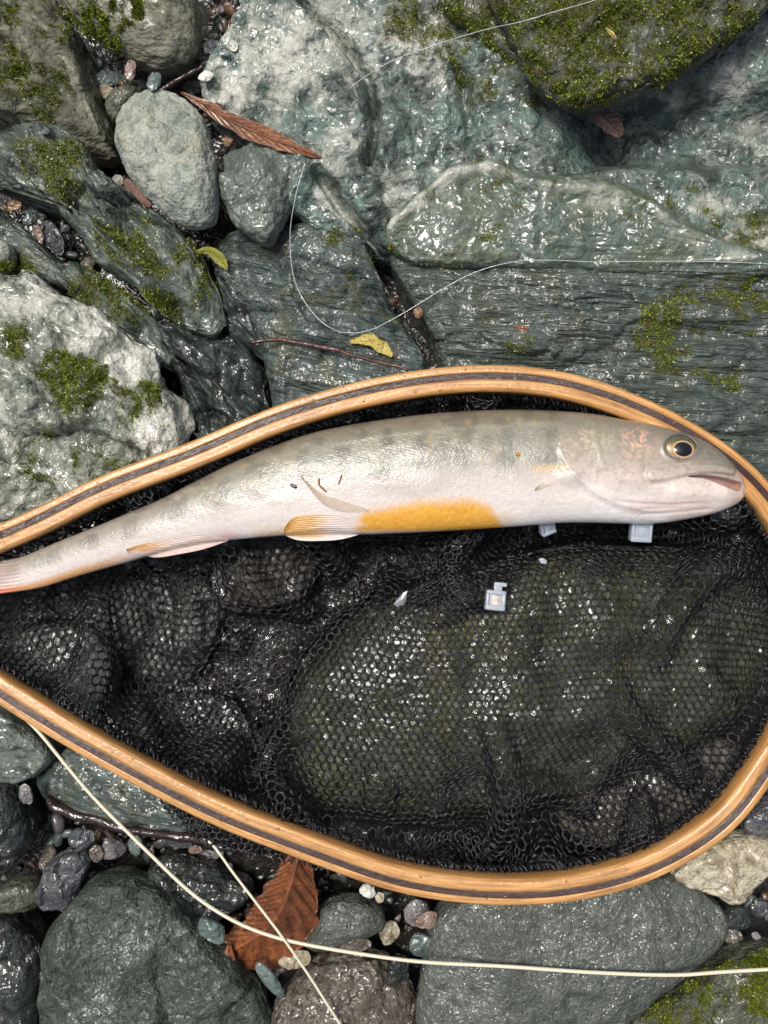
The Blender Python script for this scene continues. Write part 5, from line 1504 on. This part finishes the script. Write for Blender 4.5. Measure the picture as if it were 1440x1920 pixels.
def leaf(name, label, rib, wl, wr, z, mat, fold=0.0, veins=0, vein_h=1.5, curl=0.0, cat='leaf', sag=None, part_rib=True):
    """rib: picture points; wl/wr: half-widths left/right along it; z: heights along it"""
    R = catmull(rib, 12)
    nL = len(R); t = np.linspace(0, 1, nL)
    WL = np.interp(t, np.linspace(0, 1, len(wl)), wl); WR = np.interp(t, np.linspace(0, 1, len(wr)), wr)
    Zr = np.interp(t, np.linspace(0, 1, len(z)), z)
    WL = WL * (1 + 0.28 * fbm(np.stack([t * 14, 0 * t + rib[0][0], 0 * t], -1), 3)); WR = WR * (1 + 0.28 * fbm(np.stack([t * 14, 0 * t + rib[0][1], 0 * t + 5], -1), 3))
    T = np.gradient(R, axis=0); T /= np.linalg.norm(T, axis=1, keepdims=True)
    Nn = np.stack([T[:, 1], -T[:, 0]], -1)          # left of travel in picture coords
    mC = 33
    s_ = np.linspace(-1, 1, mC)
    wd_ = np.where(s_[None] < 0, WL[:, None] * s_[None], WR[:, None] * s_[None])
    sk = np.abs(wd_) * 0.25
    px = R[:, 0:1] - Nn[:, 0:1] * wd_ + T[:, 0:1] * sk; py = R[:, 1:2] - Nn[:, 1:2] * wd_ + T[:, 1:2] * sk
    zz = Zr[:, None] - fold * np.abs(wd_) + curl * (s_[None] ** 2) * 10
    if veins:
        zz = zz + vein_h * np.sin((t[:, None] - 0.13 * np.abs(s_[None])) * veins * 2 * math.pi) * np.minimum(1, np.abs(s_[None]) * 3)
    zz = zz + 2.0 * fbm(np.stack([px / 25, py / 25, 0 * px], -1), 3)
    zz = zz + 2.5 * np.exp(-(s_[None] / 0.08) ** 2)
    top = W(px, py, zz).reshape(-1, 3); bot = top - np.array([0, 0, 1.8])
    nv = len(top)
    f = grid_faces(nL, mC)
    rim = np.concatenate([np.arange(mC), np.arange(1, nL) * mC + mC - 1, (nL - 1) * mC + np.arange(mC - 2, -1, -1), np.arange(nL - 2, 0, -1) * mC])
    r2 = np.roll(rim, -1)
    F = np.vstack([f, f[:, ::-1] + nv, np.stack([rim, r2, r2 + nv, rim + nv], -1)])
    return tag(mesh_obj(name, np.vstack([top, bot]), F, mat), label, cat)
leaf('fallen_leaf', 'long narrow folded brown leaf lying on the bedrock above the green cobble', [(338, 172), (375, 192), (430, 225), (490, 252), (550, 275), (602, 296)], [1, 8, 16, 17, 12, 2], [1, 9, 17, 18, 12, 2],
     [-72, -66, -58, -58, -60, -66], LBROWN, fold=0.35, veins=14, vein_h=0.8)
leaf('fallen_leaf', 'big ribbed rusty-brown leaf sticking out under the lower rail', [(562, 1590), (553, 1630), (541, 1670), (524, 1712), (488, 1750), (436, 1782)], [14, 40, 60, 72, 68, 44], [24, 36, 46, 54, 46, 34],
     [-64, -62, -66, -76, -92, -112], LRUST, fold=0.95, veins=9, vein_h=5, curl=1.6)
leaf('fallen_leaf', 'small curled brown leaf piece below the big rusty leaf', [(430, 1770), (428, 1795), (427, 1835)], [2, 13, 1], [2, 12, 1], [-95, -95, -100], LRUST, fold=0.3)
leaf('fallen_leaf', 'small yellow leaf with brown edge on the schist beside the red twig', [(655, 640), (690, 640), (715, 652), (735, 668)], [3, 14, 13, 2], [3, 8, 10, 2], [zt(660, 640, 10), zt(690, 640, 14), zt(712, 650, 14), zt(732, 665, 10)], LYEL, fold=-0.2, curl=0.3)
leaf('fallen_leaf', 'yellow-green leaf caught below the pale cobble on the ledge edge', [(368, 472), (392, 470), (412, 485), (426, 506)], [2, 8, 11, 1], [2, 8, 11, 1], [-112, -108, -108, -114], LGREEN, fold=0.5)
leaf('bud_scale', 'pink-brown bud scale lying beside the pale cobble', [(232, 335), (245, 356), (262, 375), (282, 386)], [6, 14, 13, 3], [4, 10, 9, 2], [zt(230, 335, 16), zt(245, 356, 22), zt(262, 374, 20), zt(280, 384, 14)], LPINK, fold=0.4, veins=7, vein_h=0.8, cat='bud scale')
leaf('fallen_leaf', 'pinkish-brown leaf tip showing under the overhanging moss boulder', [(1110, 195), (1130, 220), (1150, 240), (1164, 256)], [20, 26, 22, 3], [14, 18, 14, 2], [-112, -112, -116, -120], LPINK, fold=0.2, veins=8, vein_h=0.7)
leaf('fallen_leaf', 'tiny reddish-brown leaf fragment on the schist ledge', [(966, 613), (978, 616), (991, 616)], [2, 7, 3], [2, 5, 2], [zt(966, 613, 3), zt(978, 616, 4), zt(990, 616, 3)], LRUST)
leaf('fallen_leaf', 'tiny tan needle leaf stuck to the mossy boulder', [(1135, 52), (1147, 62), (1156, 74)], [1, 4, 1], [1, 4, 1], [62, 64, 62], LYEL)

TW_D = rock_mat('dark_bark', G(46, 26, 24), G(70, 42, 38), G(34, 20, 18), stretch=(1, 1, 1), coat=0.9, coat_r=0.15, bump=2, fine=1)
TW_R = rock_mat('red_bark', G(104, 58, 50), G(130, 76, 66), G(80, 44, 38), coat=0.6, coat_r=0.15, bump=2, fine=1)
def twig(label, pts, r, mat, zs=None, dz=0, name='twig', knobs=0.15):
    Q = []
    for i, p in enumerate(pts):
        z = zs[i] if zs is not None else rest_z(*p) + r + dz
        Q.append(W(p[0], p[1], z))
    P = catmull(Q, 14)
    tp = np.linspace(0, 1, len(P))
    r0, r1 = (r, r * 0.7)
    rr_ = (r0 + (r1 - r0) * tp) * (1 + knobs * fbm(np.stack([tp * 25, 0 * tp, 0 * tp], -1), 2))
    P = P + 0.6 * np.stack([fbm(np.stack([tp * 12, 0 * tp + k, 0 * tp], -1), 2) for k in range(3)], -1) * r
    v, f = tube(P, rr_, 9)
    return tag(mesh_obj(name, v, f, mat), label, 'twig')
twig('dark forked twig between the round boulder and the pale cobble', [(298, 175), (325, 158), (355, 140), (385, 122), (412, 102)], 6.5, TW_D, zs=[-118, -112, -110, -108, -112])
twig('thin reddish twig lying on the schist just above the hoop', [(472, 641), (520, 638), (570, 645), (640, 660), (700, 678), (765, 692)], 4.2, TW_R, zs=[-104, -103, -102, -98, -90, -84])
twig('wet dark brown twig lying under the lower rail on the gravel', [(88, 1500), (150, 1530), (230, 1552), (320, 1568), (410, 1585), (500, 1608), (560, 1618)], 11, TW_D, zs=[-108, -106, -106, -110, -114, -118, -120])
twig('short brown stem standing in the gap at the top edge', [(432, 40), (430, 55), (431, 72)], 4, TW_R, zs=[-120, -118, -125])

# ------------------------------------------------------------------ fishing lines
LINE = N('cream_line'); LINE.set(Base_Color=lin(214, 208, 184), Roughness=0.4, Coat_Weight=0.4); LINE = LINE.m
MONO = N('clear_monofilament'); MONO.set(Base_Color=lin(216, 220, 220), Roughness=0.15, Transmission_Weight=0.45, IOR=1.5, Coat_Weight=0.6); MONO = MONO.m
def line(name, label, pts, r, mat):
    Q = [W(p[0], p[1], p[2]) for p in pts]
    P = catmull(Q, 16)
    v, f = tube(P, r, 8)
    return tag(mesh_obj(name, v, f, mat), label, 'fishing line')
line('fly_line', 'thick cream line sweeping from under the lower rail across the bottom stones', [(40, 1340, -62), (75, 1375, -62), (120, 1430, -60), (180, 1500, -58), (280, 1600, -52), (360, 1675, -46), (430, 1722, -42), (500, 1752, -40), (580, 1772, -40), (700, 1792, -40), (800, 1804, -40), (950, 1812, -38), (1110, 1823, -36), (1260, 1828, -36), (1360, 1822, -38), (1500, 1814, -44)], 3.6, LINE)
line('fly_line', 'thin cream line running steeply from the mesh overhang to the bottom edge', [(380, 1570, -66), (402, 1588, -60), (440, 1640, -48), (490, 1705, -40), (533, 1762, -34), (580, 1830, -40), (615, 1885, -44), (660, 1955, -50)], 2.8, LINE)
def mono(pts, dz=4):
    out = []
    for p in pts:
        out.append((p[0], p[1], max(rest_z(p[0] + a, p[1] + b) for a in (-8, 0, 8) for b in (-8, 0, 8)) + dz))
    z = np.array([q_[2] for q_ in out])
    for _ in range(2):
        z = np.maximum(z, (np.r_[z[:1], z[:-1]] + np.r_[z[1:], z[-1:]]) / 2)
    return [(a[0], a[1], b) for a, b in zip(out, z)]
line('leader_line', 'clear hair-thin line looping over the schist from the green cobble to the edge', mono([(572, 306), (560, 345), (549, 395), (544, 440), (547, 500), (560, 545), (585, 585), (615, 612), (650, 624), (690, 620), (730, 602), (780, 573), (830, 542), (880, 515), (930, 498), (980, 489), (1040, 488), (1110, 491), (1200, 490), (1300, 490), (1380, 492), (1500, 498)], 9), 0.8, MONO)
line('leader_line', 'clear hair-thin line crossing the bedrock and mossy stone at the top', mono([(655, 166), (690, 140), (740, 112), (800, 90), (860, 70), (920, 53), (980, 40), (1040, 22), (1110, 2), (1180, -25)], 14), 0.8, MONO)
